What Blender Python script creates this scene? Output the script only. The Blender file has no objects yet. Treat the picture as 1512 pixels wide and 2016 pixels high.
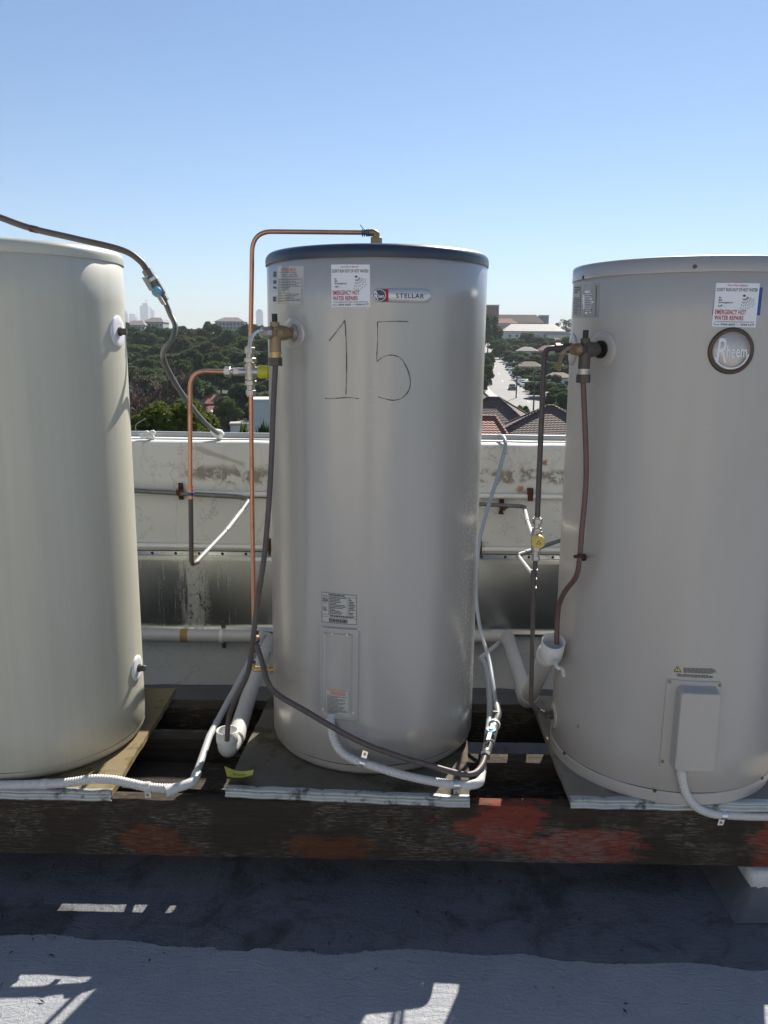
import bpy, math, random
import numpy as np
from mathutils import Vector
random.seed(7); rng = np.random.default_rng(7)
sc = bpy.context.scene
rad = math.radians

# ------------------------------------------------------------------ camera
CAM_F, CAM_P, CAM_R, CAM_Y, ZC = 1621.5, rad(11.35), rad(-.375), rad(-1.08), 1.225
_cy, _sy = math.cos(CAM_Y), math.sin(CAM_Y)
FW = np.array([_sy*math.cos(CAM_P), _cy*math.cos(CAM_P), -math.sin(CAM_P)])
_rt = np.array([_cy, -_sy, 0.]); _dn = np.cross(FW, _rt)
RT = math.cos(CAM_R)*_rt + math.sin(CAM_R)*_dn
DN = -math.sin(CAM_R)*_rt + math.cos(CAM_R)*_dn
CAM = np.array([0, 0, ZC])
cd = bpy.data.cameras.new('camera'); co = bpy.data.objects.new('camera', cd); sc.collection.objects.link(co)
from mathutils import Matrix
co.matrix_world = Matrix(((RT[0], -DN[0], -FW[0], 0), (RT[1], -DN[1], -FW[1], 0), (RT[2], -DN[2], -FW[2], ZC), (0, 0, 0, 1)))
cd.sensor_fit = 'VERTICAL'; cd.sensor_height = 34.6; cd.lens = CAM_F/2016*34.6
cd.clip_start = .05; cd.clip_end = 30000
sc.camera = co

# ------------------------------------------------------------------ sky, sun, exposure
SUN_AZ, SUN_EL = rad(21.7), rad(39.)
w = bpy.data.worlds.new('World'); sc.world = w; w.use_nodes = True
wn = w.node_tree.nodes; sky = wn.new('ShaderNodeTexSky'); sky.sky_type = 'NISHITA'; sky.sun_disc = False
sky.sun_elevation = SUN_EL; sky.sun_rotation = SUN_AZ; sky.air_density = 1.0; sky.dust_density = .08; sky.ozone_density = 4.6
sky.altitude = 300
w.node_tree.links.new(sky.outputs[0], wn['Background'].inputs[0]); wn['Background'].inputs[1].default_value = .068
sl = bpy.data.lights.new('sun', 'SUN'); so = bpy.data.objects.new('sun', sl); sc.collection.objects.link(so)
sl.energy = 5.0; sl.angle = rad(.55); sl.color = (1, .94, .85)
SUNV = Vector((math.sin(SUN_AZ)*math.cos(SUN_EL), math.cos(SUN_AZ)*math.cos(SUN_EL), math.sin(SUN_EL)))
so.rotation_euler = SUNV.to_track_quat('Z', 'Y').to_euler()
sc.view_settings.view_transform = 'Standard'; sc.view_settings.look = 'None'
sc.view_settings.gamma = 1; sc.view_settings.use_curve_mapping = False
sc.view_settings.exposure = .86
sc.cycles.use_denoising = True; sc.cycles.max_bounces = 7; sc.cycles.volume_bounces = 0; sc.cycles.adaptive_threshold = .015

# ------------------------------------------------------------------ photograph pixel -> place
def ray(px, py): return FW + (px-756)/CAM_F*RT + (py-1008)/CAM_F*DN
def at(px, py, Y): v = ray(px, py); return CAM + v*Y/v[1]
def atz(px, py, Z): v = ray(px, py); return CAM + v*(Z-ZC)/v[2]

# ------------------------------------------------------------------ materials
def nt(name):
    m = bpy.data.materials.new(name); m.use_nodes = True
    return m, m.node_tree.nodes, m.node_tree.links, m.node_tree.nodes['Principled BSDF']
def mixc(n, l, fac, a, b, mode='MIX'):
    x = n.new('ShaderNodeMix'); x.data_type = 'RGBA'; x.blend_type = mode
    for s, v in ((x.inputs[0], fac), (x.inputs[6], a), (x.inputs[7], b)):
        if hasattr(v, 'is_output'): l.new(v, s)
        else: s.default_value = v if isinstance(v, (int, float)) else (*v[:3], 1)
    return x.outputs[2]
def mth(n, l, op, a, b=0., c=0., clamp=False):
    x = n.new('ShaderNodeMath'); x.operation = op; x.use_clamp = clamp
    for s, v in zip(x.inputs, (a, b, c)):
        if hasattr(v, 'is_output'): l.new(v, s)
        else: s.default_value = v
    return x.outputs[0]
def coords(n, l, scale=(1, 1, 1), kind='Object'):
    t = n.new('ShaderNodeNewGeometry' if kind == 'World' else 'ShaderNodeTexCoord'); mp = n.new('ShaderNodeMapping'); mp.inputs[3].default_value = scale
    l.new(t.outputs['Position' if kind == 'World' else kind], mp.inputs[0]); return mp.outputs[0]
def noise(n, l, vec, scale, detail=4, rough=.55, dist=0.):
    x = n.new('ShaderNodeTexNoise'); l.new(vec, x.inputs['Vector'])
    x.inputs['Scale'].default_value = scale; x.inputs['Detail'].default_value = detail
    x.inputs['Roughness'].default_value = rough; x.inputs['Distortion'].default_value = dist
    return x.outputs['Fac']
def ramp(n, l, fac, a, b):
    x = n.new('ShaderNodeMapRange'); x.interpolation_type = 'SMOOTHSTEP'
    l.new(fac, x.inputs[0]); x.inputs[1].default_value = a; x.inputs[2].default_value = b
    return x.outputs[0]
def bump(n, l, h, b, strength=.3, dist=.002):
    x = n.new('ShaderNodeBump'); x.inputs['Strength'].default_value = strength; x.inputs['Distance'].default_value = dist
    l.new(h, x.inputs['Height']); l.new(x.outputs[0], b.inputs['Normal'])
def M(name, col, rough=.5, metal=0., var=.12, vs=12, vscale=(1, 1, 1), bs=0., bscale=60, bd=.001, dirt=None, dirt_t=(.55, .75), dscale=7, spec=.5):
    m, n, l, b = nt(name)
    v = coords(n, l, vscale)
    f = noise(n, l, v, vs)
    c = mixc(n, l, f, [x*(1-var) for x in col], [min(1, x*(1+var)) for x in col])
    if dirt:
        d = ramp(n, l, noise(n, l, coords(n, l), dscale, 6, .65), *dirt_t); c = mixc(n, l, d, c, dirt)
    l.new(c, b.inputs['Base Color'])
    r = n.new('ShaderNodeMapRange'); l.new(noise(n, l, v, vs*2.3), r.inputs[0])
    r.inputs[3].default_value = max(.03, rough-.1); r.inputs[4].default_value = min(1, rough+.1)
    l.new(r.outputs[0], b.inputs['Roughness']); b.inputs['Metallic'].default_value = metal
    b.inputs['Specular IOR Level'].default_value = spec
    if bs: bump(n, l, noise(n, l, coords(n, l), bscale, 5), b, bs, bd)
    return m

def tank_paint(name, col, rough, streak, dark, specks=False, met=.12):
    """painted steel jacket: fine vertical brush/streak marks, faint dust, tiny marks"""
    m, n, l, b = nt(name)
    v1 = coords(n, l, (1, 1, .03)); s = noise(n, l, v1, 34, 5, .6)
    v2 = coords(n, l, (1, 1, .35)); d = noise(n, l, v2, 5, 6, .6)
    c = mixc(n, l, s, [x*(1-streak) for x in col], [min(1, x*(1+streak)) for x in col])
    c = mixc(n, l, mth(n, l, 'MULTIPLY', ramp(n, l, d, .52, .8), .45), c, dark)
    # scattered little scuffs and droppings
    vo = n.new('ShaderNodeTexVoronoi'); l.new(coords(n, l), vo.inputs['Vector']); vo.inputs['Scale'].default_value = 26
    k = mth(n, l, 'LESS_THAN', vo.outputs['Distance'], .045)
    sp = n.new('ShaderNodeSeparateColor'); l.new(vo.outputs['Color'], sp.inputs[0])
    k = mth(n, l, 'MULTIPLY', k, mth(n, l, 'GREATER_THAN', sp.outputs[0], .72))
    c = mixc(n, l, mth(n, l, 'MULTIPLY', k, .55), c, (.7, .7, .68))
    if specks:   # pale spatter dots with sun glints painted in, low on the right flank
        vo2 = n.new('ShaderNodeTexVoronoi'); l.new(coords(n, l, (1, 1, .7)), vo2.inputs['Vector']); vo2.inputs['Scale'].default_value = 120
        sx = n.new('ShaderNodeSeparateXYZ'); l.new(coords(n, l), sx.inputs[0])
        side = ramp(n, l, sx.outputs[0], .235, .30)
        low = ramp(n, l, sx.outputs[2], 1.0, .7)
        sp2 = n.new('ShaderNodeSeparateColor'); l.new(vo2.outputs['Color'], sp2.inputs[0])
        kk = mth(n, l, 'LESS_THAN', vo2.outputs['Distance'], .34)
        kk = mth(n, l, 'MULTIPLY', kk, mth(n, l, 'GREATER_THAN', sp2.outputs[0], .5))
        kk = mth(n, l, 'MULTIPLY', mth(n, l, 'MULTIPLY', kk, side), low)
        c = mixc(n, l, mth(n, l, 'MULTIPLY', kk, .8), c, (.8, .8, .78))
    l.new(c, b.inputs['Base Color'])
    r = n.new('ShaderNodeMapRange'); l.new(s, r.inputs[0]); r.inputs[3].default_value = rough-.015; r.inputs[4].default_value = rough+.02
    l.new(r.outputs[0], b.inputs['Roughness'])
    b.inputs['Metallic'].default_value = met; b.inputs['Coat Weight'].default_value = .35 if specks else .15; b.inputs['Coat Roughness'].default_value = .2
    bump(n, l, noise(n, l, coords(n, l, (1, 1, .5)), 7, 3), b, .10, .003)
    return m

MT = {}
MT['cream'] = tank_paint('cream_paint', (.53, .51, .42), .42, .13, (.44, .42, .33), False, .05)
MT['silver'] = tank_paint('silver_grey_paint', (.435, .415, .385), .29, .035, (.385, .365, .335), True, .22)
MT['beige'] = tank_paint('beige_grey_paint', (.45, .42, .382), .35, .035, (.40, .37, .335), False, .08)
MT['lid_dark'] = M('dark_blue_grey_lid', (.030, .043, .070), .33, 0, .1, 8)
MT['seam'] = M('dark_seam', (.05, .048, .045), .7)
MT['copper'] = M('copper', (.60, .31, .20), .36, .85, .22, 25, (1, 1, .4), dirt=(.30, .13, .07), dirt_t=(.5, .85), dscale=18)
MT['aged'] = M('aged_brown_copper', (.115, .095, .09), .55, .25, .25, 22, bs=.1)
MT['aged_red'] = M('aged_red_copper', (.16, .095, .085), .5, .35, .25, 22)
MT['weathered'] = M('weathered_grey_pipe', (.15, .155, .145), .5, .35, .3, 18, dirt=(.32, .33, .31), dirt_t=(.55, .8), dscale=14, bs=.1)
MT['bluegrey'] = M('blue_grey_pipe', (.30, .34, .37), .5, .1, .15, 12)
MT['brass'] = M('brass', (.33, .235, .14), .48, .65, .2, 40, bs=.15, bscale=200)
MT['brass_bright'] = M('bright_brass', (.50, .37, .17), .38, .85, .15, 40)
MT['chrome'] = M('nickel_fitting', (.50, .48, .44), .4, .8, .15, 60, bs=.15, bscale=150)
MT['silverpipe'] = M('silver_painted_pipe', (.33, .33, .31), .55, .2, .1, 20)
MT['black'] = M('black_plastic', (.012, .012, .012), .5)
MT['dark_fit'] = M('dark_fitting', (.10, .085, .07), .5, .4, .2, 50)
MT['pvc'] = M('white_pvc', (.68, .67, .63), .35, 0, .05, 8, dirt=(.55, .53, .48), dirt_t=(.58, .85), dscale=9)
MT['pvc_aged'] = M('grey_white_pvc', (.50, .49, .46), .42, 0, .08, 8, dirt=(.40, .38, .33), dirt_t=(.58, .85), dscale=9)
MT['pvc_print'] = M('printed_grey_pvc', (.48, .48, .46), .4, 0, .05, 8)
MT['conduit'] = M('grey_white_conduit', (.60, .59, .56), .42, 0, .05, 10)
MT['conduit_grey'] = M('grey_conduit', (.40, .41, .41), .42, 0, .06, 10)
MT['galv'] = M('galvanised_edge', (.46, .48, .46), .45, .5, .2, 30, (1, 1, 1), dirt=(.10, .10, .085), dirt_t=(.5, .66), dscale=22)
MT['zinc'] = M('zinc_clip', (.72, .72, .71), .28, .85, .08, 40)
MT['rust'] = M('rusty_iron', (.085, .032, .015), .85, .1, .5, 40, bs=.4, bscale=120, dirt=(.03, .015, .01), dirt_t=(.45, .65), dscale=60)
MT['yellow'] = M('yellow_plastic', (.62, .60, .04), .38, 0, .05, 10)
MT['yellow2'] = M('faded_yellow_plastic', (.66, .50, .14), .45, 0, .08, 10)
MT['tag'] = M('yellow_tag', (.60, .55, .03), .45, 0, .08, 20)
MT['blue'] = M('chipped_blue_handle', (.10, .30, .48), .45, 0, .2, 30, dirt=(.55, .6, .62), dirt_t=(.56, .66), dscale=45)
MT['bluetape'] = M('blue_ring', (.03, .08, .20), .5)
MT['white'] = M('sticker_white', (.78, .78, .80), .4, 0, .03, 10)
MT['clear'] = M('pale_label', (.50, .49, .46), .35, 0, .04, 10)
MT['label_grey'] = M('grey_label', (.34, .33, .31), .4, 0, .08, 20)
MT['plate'] = M('brushed_plate', (.66, .64, .63), .35, .5, .06, 20)
MT['badge_dark'] = M('badge_charcoal', (.045, .055, .065), .35)
MT['badge_bronze'] = M('badge_bronze_rim', (.10, .065, .05), .45, .4, .3, 40)
MT['badge_face'] = M('badge_pale_face', (.60, .54, .50), .4, .35, .12, 25)
MT['ink'] = M('black_ink', (.018, .018, .02), .6)
MT['ink_grey'] = M('grey_ink', (.10, .10, .10), .6)
MT['ink_red'] = M('red_ink', (.42, .012, .018), .6)
MT['ink_pale_red'] = M('pale_red_ink', (.55, .18, .14), .5)
MT['ink_green'] = M('green_ink', (.012, .085, .05), .5)
MT['ink_white'] = M('white_ink', (.75, .77, .80), .4)
MT['blue_sticker'] = M('blue_sticker', (.03, .07, .28), .4)
MT['marker'] = M('brown_marker', (.075, .042, .035), .6)
MT['fabric'] = M('white_sealant', (.68, .68, .65), .7, 0, .1, 40, bs=.4, bscale=90)

def wall_mat():
    m, n, l, b = nt('painted_parapet'); v = coords(n, l, kind='World')
    s = n.new('ShaderNodeSeparateXYZ'); l.new(v, s.inputs[0])
    c = mixc(n, l, noise(n, l, v, 3.5, 5), (.53, .53, .49), (.62, .62, .58))
    c = mixc(n, l, ramp(n, l, noise(n, l, coords(n, l, (1, 1, .15), 'World'), 9, 6, .7), .58, .75), c, (.48, .47, .42))
    # band of flaked render just above the pipes
    n1 = noise(n, l, v, 14, 8, .72, .4); zz = mth(n, l, 'ADD', s.outputs[2], mth(n, l, 'MULTIPLY', mth(n, l, 'SUBTRACT', noise(n, l, v, 5, 3), .5), .14))
    band = mth(n, l, 'MULTIPLY', ramp(n, l, zz, .655, .685), ramp(n, l, zz, .745, .712))
    xs = mth(n, l, 'MULTIPLY', ramp(n, l, s.outputs[0], -.96, -.86), 1.)
    fl = mth(n, l, 'MULTIPLY', mth(n, l, 'MULTIPLY', band, xs), ramp(n, l, n1, .44, .52))
    c = mixc(n, l, fl, c, mixc(n, l, noise(n, l, v, 50, 4), (.17, .145, .105), (.33, .30, .24)))
    dr = mth(n, l, 'MULTIPLY', ramp(n, l, noise(n, l, coords(n, l, (1, 1, .06), 'World'), 26, 6, .7), .54, .70), ramp(n, l, noise(n, l, v, 2.2, 3), .42, .62))
    c = mixc(n, l, mth(n, l, 'MULTIPLY', dr, .55), c, (.36, .34, .28))
    sc1 = mth(n, l, 'ABSOLUTE', mth(n, l, 'ADD', mth(n, l, 'SUBTRACT', s.outputs[2], .772), mth(n, l, 'MULTIPLY', mth(n, l, 'ADD', s.outputs[0], .75), .33)))
    sc1 = mth(n, l, 'MULTIPLY', ramp(n, l, mth(n, l, 'ADD', sc1, mth(n, l, 'MULTIPLY', mth(n, l, 'SUBTRACT', n1, .5), .03)), .014, .004), mth(n, l, 'MULTIPLY', ramp(n, l, s.outputs[0], -.87, -.83), ramp(n, l, s.outputs[0], -.64, -.66)))
    c = mixc(n, l, mth(n, l, 'MULTIPLY', sc1, .7), c, (.33, .30, .24))
    ck_ = mth(n, l, 'ABSOLUTE', mth(n, l, 'SUBTRACT', noise(n, l, v, 3.2, 7, .65, .6), .5)); c = mixc(n, l, mth(n, l, 'MULTIPLY', ramp(n, l, ck_, .006, .002), .45), c, (.27, .25, .21))
    # rust spots on the right
    for (x, z, r0) in ((.435, .795, .012), (.60, .757, .024), (.505, .642, .03)):
        vv = n.new('ShaderNodeVectorMath'); vv.operation = 'DISTANCE'; l.new(v, vv.inputs[0]); vv.inputs[1].default_value = (x, 3.4, z)
        dd = mth(n, l, 'ADD', vv.outputs['Value'], mth(n, l, 'MULTIPLY', mth(n, l, 'SUBTRACT', noise(n, l, v, 60, 6, .75), .5), .075))
        c = mixc(n, l, mth(n, l, 'MULTIPLY', ramp(n, l, dd, r0*.75, r0*.2), .9), c, mixc(n, l, noise(n, l, v, 90, 4), (.16, .055, .02), (.42, .22, .09)))
    l.new(c, b.inputs['Base Color']); b.inputs['Roughness'].default_value = .75
    h = mth(n, l, 'ADD', noise(n, l, v, 22, 6, .6), mth(n, l, 'MULTIPLY', fl, -1.2))
    bump(n, l, h, b, .5, .004); return m
MT['wall'] = wall_mat()
MT['membrane'] = M('dark_membrane', (.10, .105, .11), .6, 0, .2, 10, bs=.4, bscale=30, bd=.004)

def flash_mat():
    m, n, l, b = nt('galvanised_flashing'); v = coords(n, l, kind='World')
    s = n.new('ShaderNodeSeparateXYZ'); l.new(v, s.inputs[0])
    st = noise(n, l, coords(n, l, (1, 1, .04), 'World'), 55, 5, .7)
    c = mixc(n, l, noise(n, l, v, 6, 4), (.24, .255, .255), (.36, .375, .37))
    # chalky run below one leak, with scattered fainter runs
    cx = mth(n, l, 'ABSOLUTE', mth(n, l, 'ADD', s.outputs[0], .875))
    run = mth(n, l, 'MULTIPLY', ramp(n, l, cx, .085, .015), ramp(n, l, st, .36, .56))
    far = mth(n, l, 'MULTIPLY', ramp(n, l, cx, .3, .02), ramp(n, l, st, .56, .72))
    spk = ramp(n, l, noise(n, l, v, 75, 7, .8), .36, .60)
    k = mth(n, l, 'MULTIPLY', mth(n, l, 'MAXIMUM', run, far), spk)
    c = mixc(n, l, mth(n, l, 'MULTIPLY', k, .85), c, (.60, .60, .55))
    yl = mth(n, l, 'MULTIPLY', ramp(n, l, cx, .03, .008), ramp(n, l, s.outputs[2], .27, .34))
    c = mixc(n, l, mth(n, l, 'MULTIPLY', yl, .6), c, (.34, .26, .09))
    l.new(c, b.inputs['Base Color'])
    b.inputs['Metallic'].default_value = .88
    r = n.new('ShaderNodeMapRange'); l.new(k, r.inputs[0]); r.inputs[3].default_value = .24; r.inputs[4].default_value = .8; l.new(r.outputs[0], b.inputs['Roughness'])
    bump(n, l, noise(n, l, coords(n, l, (1, 1, .3), 'World'), 4, 2), b, .25, .01); return m
MT['flash'] = flash_mat()

def deck_mat():
    m, n, l, b = nt('painted_roof_deck'); v = coords(n, l, kind='World')
    s = n.new('ShaderNodeSeparateXYZ'); l.new(v, s.inputs[0])
    # two coats of paint: an older dark coat and a newer pale coat that ends in a brushed edge
    e = mth(n, l, 'ADD', s.outputs[1], mth(n, l, 'MULTIPLY', s.outputs[0], .028))
    e = mth(n, l, 'ADD', e, mth(n, l, 'MULTIPLY', mth(n, l, 'SUBTRACT', noise(n, l, coords(n, l, (1, 2, 1), 'World'), 3, 2), .5), .10))
    e = mth(n, l, 'ADD', e, mth(n, l, 'MULTIPLY', mth(n, l, 'SUBTRACT', noise(n, l, coords(n, l, (1, .5, 1), 'World'), 60, 4, .7), .5), .018))
    nx_ = mth(n, l, 'MULTIPLY', ramp(n, l, s.outputs[0], -.475, -.455), ramp(n, l, s.outputs[0], -.365, -.385))
    e = mth(n, l, 'ADD', e, mth(n, l, 'MULTIPLY', nx_, .018))
    k = ramp(n, l, e, 1.878, 1.872)
    kind_v = coords(n, l, (1, 1.4, 1), 'World')
    dk = mixc(n, l, noise(n, l, v, 6, 6, .65), (.10, .106, .122), (.165, .174, .195))
    dk = mixc(n, l, ramp(n, l, noise(n, l, kind_v, 7, 7, .75, .8), .5, .7), dk, (.060, .060, .060))
    dk = mixc(n, l, mth(n, l, 'MULTIPLY', ramp(n, l, noise(n, l, v, 3.1, 7, .7, 1.2), .5, .66), .75), dk, (.045, .043, .042))
    dk = mixc(n, l, mth(n, l, 'MULTIPLY', ramp(n, l, noise(n, l, v, 38, 5, .7), .64, .72), .5), dk, (.20, .21, .23))
    lt = mixc(n, l, noise(n, l, v, 5, 6, .65), (.235, .248, .27), (.37, .385, .405))
    lt = mixc(n, l, mth(n, l, 'MULTIPLY', ramp(n, l, noise(n, l, v, 11, 7, .75), .56, .72), .6), lt, (.19, .193, .195))
    c = mixc(n, l, k, dk, lt)
    l.new(c, b.inputs['Base Color'])
    r = n.new('ShaderNodeMapRange'); l.new(noise(n, l, v, 30, 3), r.inputs[0]); r.inputs[3].default_value = .38; r.inputs[4].default_value = .62; l.new(r.outputs[0], b.inputs['Roughness'])
    br = mth(n, l, 'ADD', noise(n, l, coords(n, l, (.5, 1.3, 1), 'World'), 26, 5, .65, 3.2), mth(n, l, 'MULTIPLY', noise(n, l, coords(n, l, (1.2, .6, 1), 'World'), 45, 4, .7, 2.), .7))
    h = mth(n, l, 'ADD', mth(n, l, 'MULTIPLY', br, 1.), mth(n, l, 'ADD', mth(n, l, 'MULTIPLY', k, .8), mth(n, l, 'MULTIPLY', noise(n, l, v, 5, 3), 1.2)))
    bump(n, l, h, b, .7, .008); return m
MT['deck'] = deck_mat()

def beam_mat(name, front=True):
    m, n, l, b = nt(name); v = coords(n, l, kind='World')
    g = noise(n, l, coords(n, l, (.7, 9, 11), 'World'), 9, 9, .75, .5)
    fine = noise(n, l, coords(n, l, (.8, 9, 9), 'World'), 34, 6, .75)
    c = mixc(n, l, g, (.016, .012, .009), (.105, .082, .060))
    gy = mth(n, l, 'MULTIPLY', ramp(n, l, noise(n, l, v, 3.4, 6, .65), .44, .60), ramp(n, l, fine, .50, .585))
    c = mixc(n, l, mth(n, l, 'MULTIPLY', gy, .9), c, mixc(n, l, noise(n, l, v, 30, 3), (.14, .115, .085), (.34, .30, .24)))
    if front:
        s = n.new('ShaderNodeSeparateXYZ'); l.new(v, s.inputs[0])
        tot = None
        for (x, z, sx_, sz_, a) in ((.30, -.085, .17, .10, 1.), (.52, -.15, .26, .07, .9), (-.70, -.15, .10, .06, .65), (-.18, -.17, .16, .05, .65), (1.08, -.13, .10, .10, .9), (-.6, -.19, .07, .03, .5)):
            dx = mth(n, l, 'DIVIDE', mth(n, l, 'SUBTRACT', s.outputs[0], x), sx_); dz = mth(n, l, 'DIVIDE', mth(n, l, 'SUBTRACT', s.outputs[2], z), sz_)
            d = mth(n, l, 'SQRT', mth(n, l, 'ADD', mth(n, l, 'POWER', mth(n, l, 'ABSOLUTE', dx), 2), mth(n, l, 'POWER', mth(n, l, 'ABSOLUTE', dz), 2)))
            d = mth(n, l, 'ADD', d, mth(n, l, 'MULTIPLY', mth(n, l, 'SUBTRACT', noise(n, l, coords(n, l, (1, 2, 3), 'World'), 7, 9, .78), .5), 2.6))
            k = mth(n, l, 'MULTIPLY', ramp(n, l, d, .86, .66), a)
            tot = k if tot is None else mth(n, l, 'MAXIMUM', tot, k)
        tot = mth(n, l, 'MULTIPLY', tot, ramp(n, l, g, .38, .47))
        red = mixc(n, l, ramp(n, l, s.outputs[0], -.1, .25), (.19, .062, .022), (.28, .060, .038))
        red = mixc(n, l, mth(n, l, 'MULTIPLY', ramp(n, l, fine, .5, .7), .6), red, (.27, .16, .13))
        c = mixc(n, l, tot, c, red)
        pale = mth(n, l, 'MULTIPLY', ramp(n, l, noise(n, l, coords(n, l, (1, 1, 2), 'World'), 3.1, 5, .6), .5, .66), ramp(n, l, fine, .42, .58))
        c = mixc(n, l, mth(n, l, 'MULTIPLY', mth(n, l, 'MULTIPLY', pale, ramp(n, l, s.outputs[0], -.4, .4)), .6), c, (.30, .25, .215))
    b.inputs['Specular IOR Level'].default_value = .25
    l.new(c, b.inputs['Base Color']); b.inputs['Roughness'].default_value = .85
    bump(n, l, mth(n, l, 'ADD', g, mth(n, l, 'MULTIPLY', fine, .5)), b, 1., .010); return m
MT['beam'] = beam_mat('weathered_red_black_timber'); MT['bearer'] = beam_mat('dark_timber', False)
MT['board'] = M('mossy_fibre_cement', (.135, .118, .09), .85, 0, .3, 9, dirt=(.06, .05, .035), dirt_t=(.48, .68), dscale=8, bs=.4, bscale=45, bd=.003, spec=.15)
MT['board_pale'] = M('pale_fibre_cement', (.24, .215, .175), .85, 0, .28, 12, dirt=(.09, .085, .075), dirt_t=(.52, .72), dscale=11, bs=.3, bscale=60, bd=.002, spec=.15)
MT['board_moss'] = M('yellowed_mossy_cement', (.22, .175, .10), .9, 0, .3, 14, dirt=(.13, .10, .035), dirt_t=(.45, .65), dscale=14, bs=.5, bscale=50, bd=.003, spec=.15)
MT['plinth'] = M('painted_concrete', (.115, .122, .13), .7, 0, .15, 10, dirt=(.17, .17, .165), dirt_t=(.5, .75), dscale=12, bs=.5, bscale=25, bd=.005)
MT['plinth_white'] = M('white_painted_concrete', (.66, .66, .63), .7, 0, .1, 10, dirt=(.33, .33, .32), dirt_t=(.52, .75), dscale=14, bs=.5, bscale=25, bd=.005)

# ------------------------------------------------------------------ mesh builder
class MB:
    def __init__(s): s.v = []; s.f = []; s.sm = []
    def add(s, V, Fc, smooth=True):
        o = len(s.v); s.v += [tuple(map(float, p)) for p in V]; s.f += [tuple(o+i for i in q) for q in Fc]; s.sm += [smooth]*len(Fc); return s
    def box(s, a, b):
        (x0, y0, z0), (x1, y1, z1) = a, b
        V = [(x0, y0, z0), (x1, y0, z0), (x1, y1, z0), (x0, y1, z0), (x0, y0, z1), (x1, y0, z1), (x1, y1, z1), (x0, y1, z1)]
        return s.add(V, [(0, 3, 2, 1), (4, 5, 6, 7), (0, 1, 5, 4), (1, 2, 6, 5), (2, 3, 7, 6), (3, 0, 4, 7)], False)
    def obox(s, c, ax, ay, az):
        c, ax, ay, az = map(np.array, (c, ax, ay, az))
        V = [c+i*ax+j*ay+k*az for k in (-1, 1) for (i, j) in ((-1, -1), (1, -1), (1, 1), (-1, 1))]
        return s.add(V, [(0, 3, 2, 1), (4, 5, 6, 7), (0, 1, 5, 4), (1, 2, 6, 5), (2, 3, 7, 6), (3, 0, 4, 7)], False)
    def sweep(s, pts, r, n=14, cap=True, smooth=True):
        P = np.array(pts, float); N = len(P)
        rr = np.full(N, r) if np.isscalar(r) else np.array(r, float)
        T = np.gradient(P, axis=0); T /= np.linalg.norm(T, axis=1)[:, None]+1e-12
        u = np.cross(T[0], (0, 0, 1.)); u = np.cross(T[0], (1., 0, 0)) if np.linalg.norm(u) < .1 else u
        u /= np.linalg.norm(u); V = []
        for i in range(N):
            u = u-T[i]*(u@T[i]); u /= np.linalg.norm(u); w_ = np.cross(T[i], u)
            for k in range(n):
                a = 2*math.pi*(k+.5)/n; V.append(P[i]+rr[i]*(math.cos(a)*u+math.sin(a)*w_))
        Fc = [(i*n+k, i*n+(k+1) % n, (i+1)*n+(k+1) % n, (i+1)*n+k) for i in range(N-1) for k in range(n)]
        s.add(V, Fc, smooth)
        if cap:
            s.add(V[:n], [tuple(range(n))[::-1]], False); s.add(V[-n:], [tuple(range(n))], False)
        return s
    def rod(s, a, b, r, n=14, smooth=True): return s.sweep([a, b], r, n, True, smooth)
    def stack(s, p, d, segs):
        """segs: (length, radius, sides, radius_end)"""
        p = np.array(p, float); d = np.array(d, float); d /= np.linalg.norm(d)
        for g in segs:
            L, r, k = g[:3]; r2 = g[3] if len(g) > 3 else r
            if r > 0: 
                e = min(.0012, L*.2)
                if k <= 8: s.sweep([p, p+d*e, p+d*(L-e), p+d*L], [r*.93, r, r2, r2*.93], k, True, False)
                else: s.sweep([p, p+d*L], [r, r2], k)
            p = p+d*L
        return p
    def lathe(s, prof, c, n=96, wob=None, shear=(0, 0), cap=True):
        V = []
        for (r, z) in prof:
            for k in range(n):
                a = 2*math.pi*k/n; q = r+(wob(a, z) if wob else 0)
                V.append((c[0]+q*math.cos(a)+shear[0]*z, c[1]+q*math.sin(a)+shear[1]*z, z))
        N = len(prof); Fc = [(i*n+k, i*n+(k+1) % n, (i+1)*n+(k+1) % n, (i+1)*n+k) for i in range(N-1) for k in range(n)]
        s.add(V, Fc)
        if cap: s.add(V[-n:], [tuple(range(n))], True); s.add(V[:n], [tuple(range(n))[::-1]], False)
        return s
    def grid(s, fn, nu, nv, u0=0, u1=1, v0=0, v1=1, smooth=True):
        V = [fn(u0+(u1-u0)*i/nu, v0+(v1-v0)*j/nv) for j in range(nv+1) for i in range(nu+1)]
        Fc = [(j*(nu+1)+i, j*(nu+1)+i+1, (j+1)*(nu+1)+i+1, (j+1)*(nu+1)+i) for j in range(nv) for i in range(nu)]
        return s.add(V, Fc, smooth)
    def mesh(s, name, mat, loc=(0, 0, 0)):
        me = bpy.data.meshes.new(name); L = np.array(loc, float)
        me.from_pydata([tuple(np.array(p)-L) for p in s.v], [], s.f); me.polygons.foreach_set('use_smooth', s.sm)
        me.materials.append(mat if not isinstance(mat, str) else MT[mat]); me.update(); return me

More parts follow.
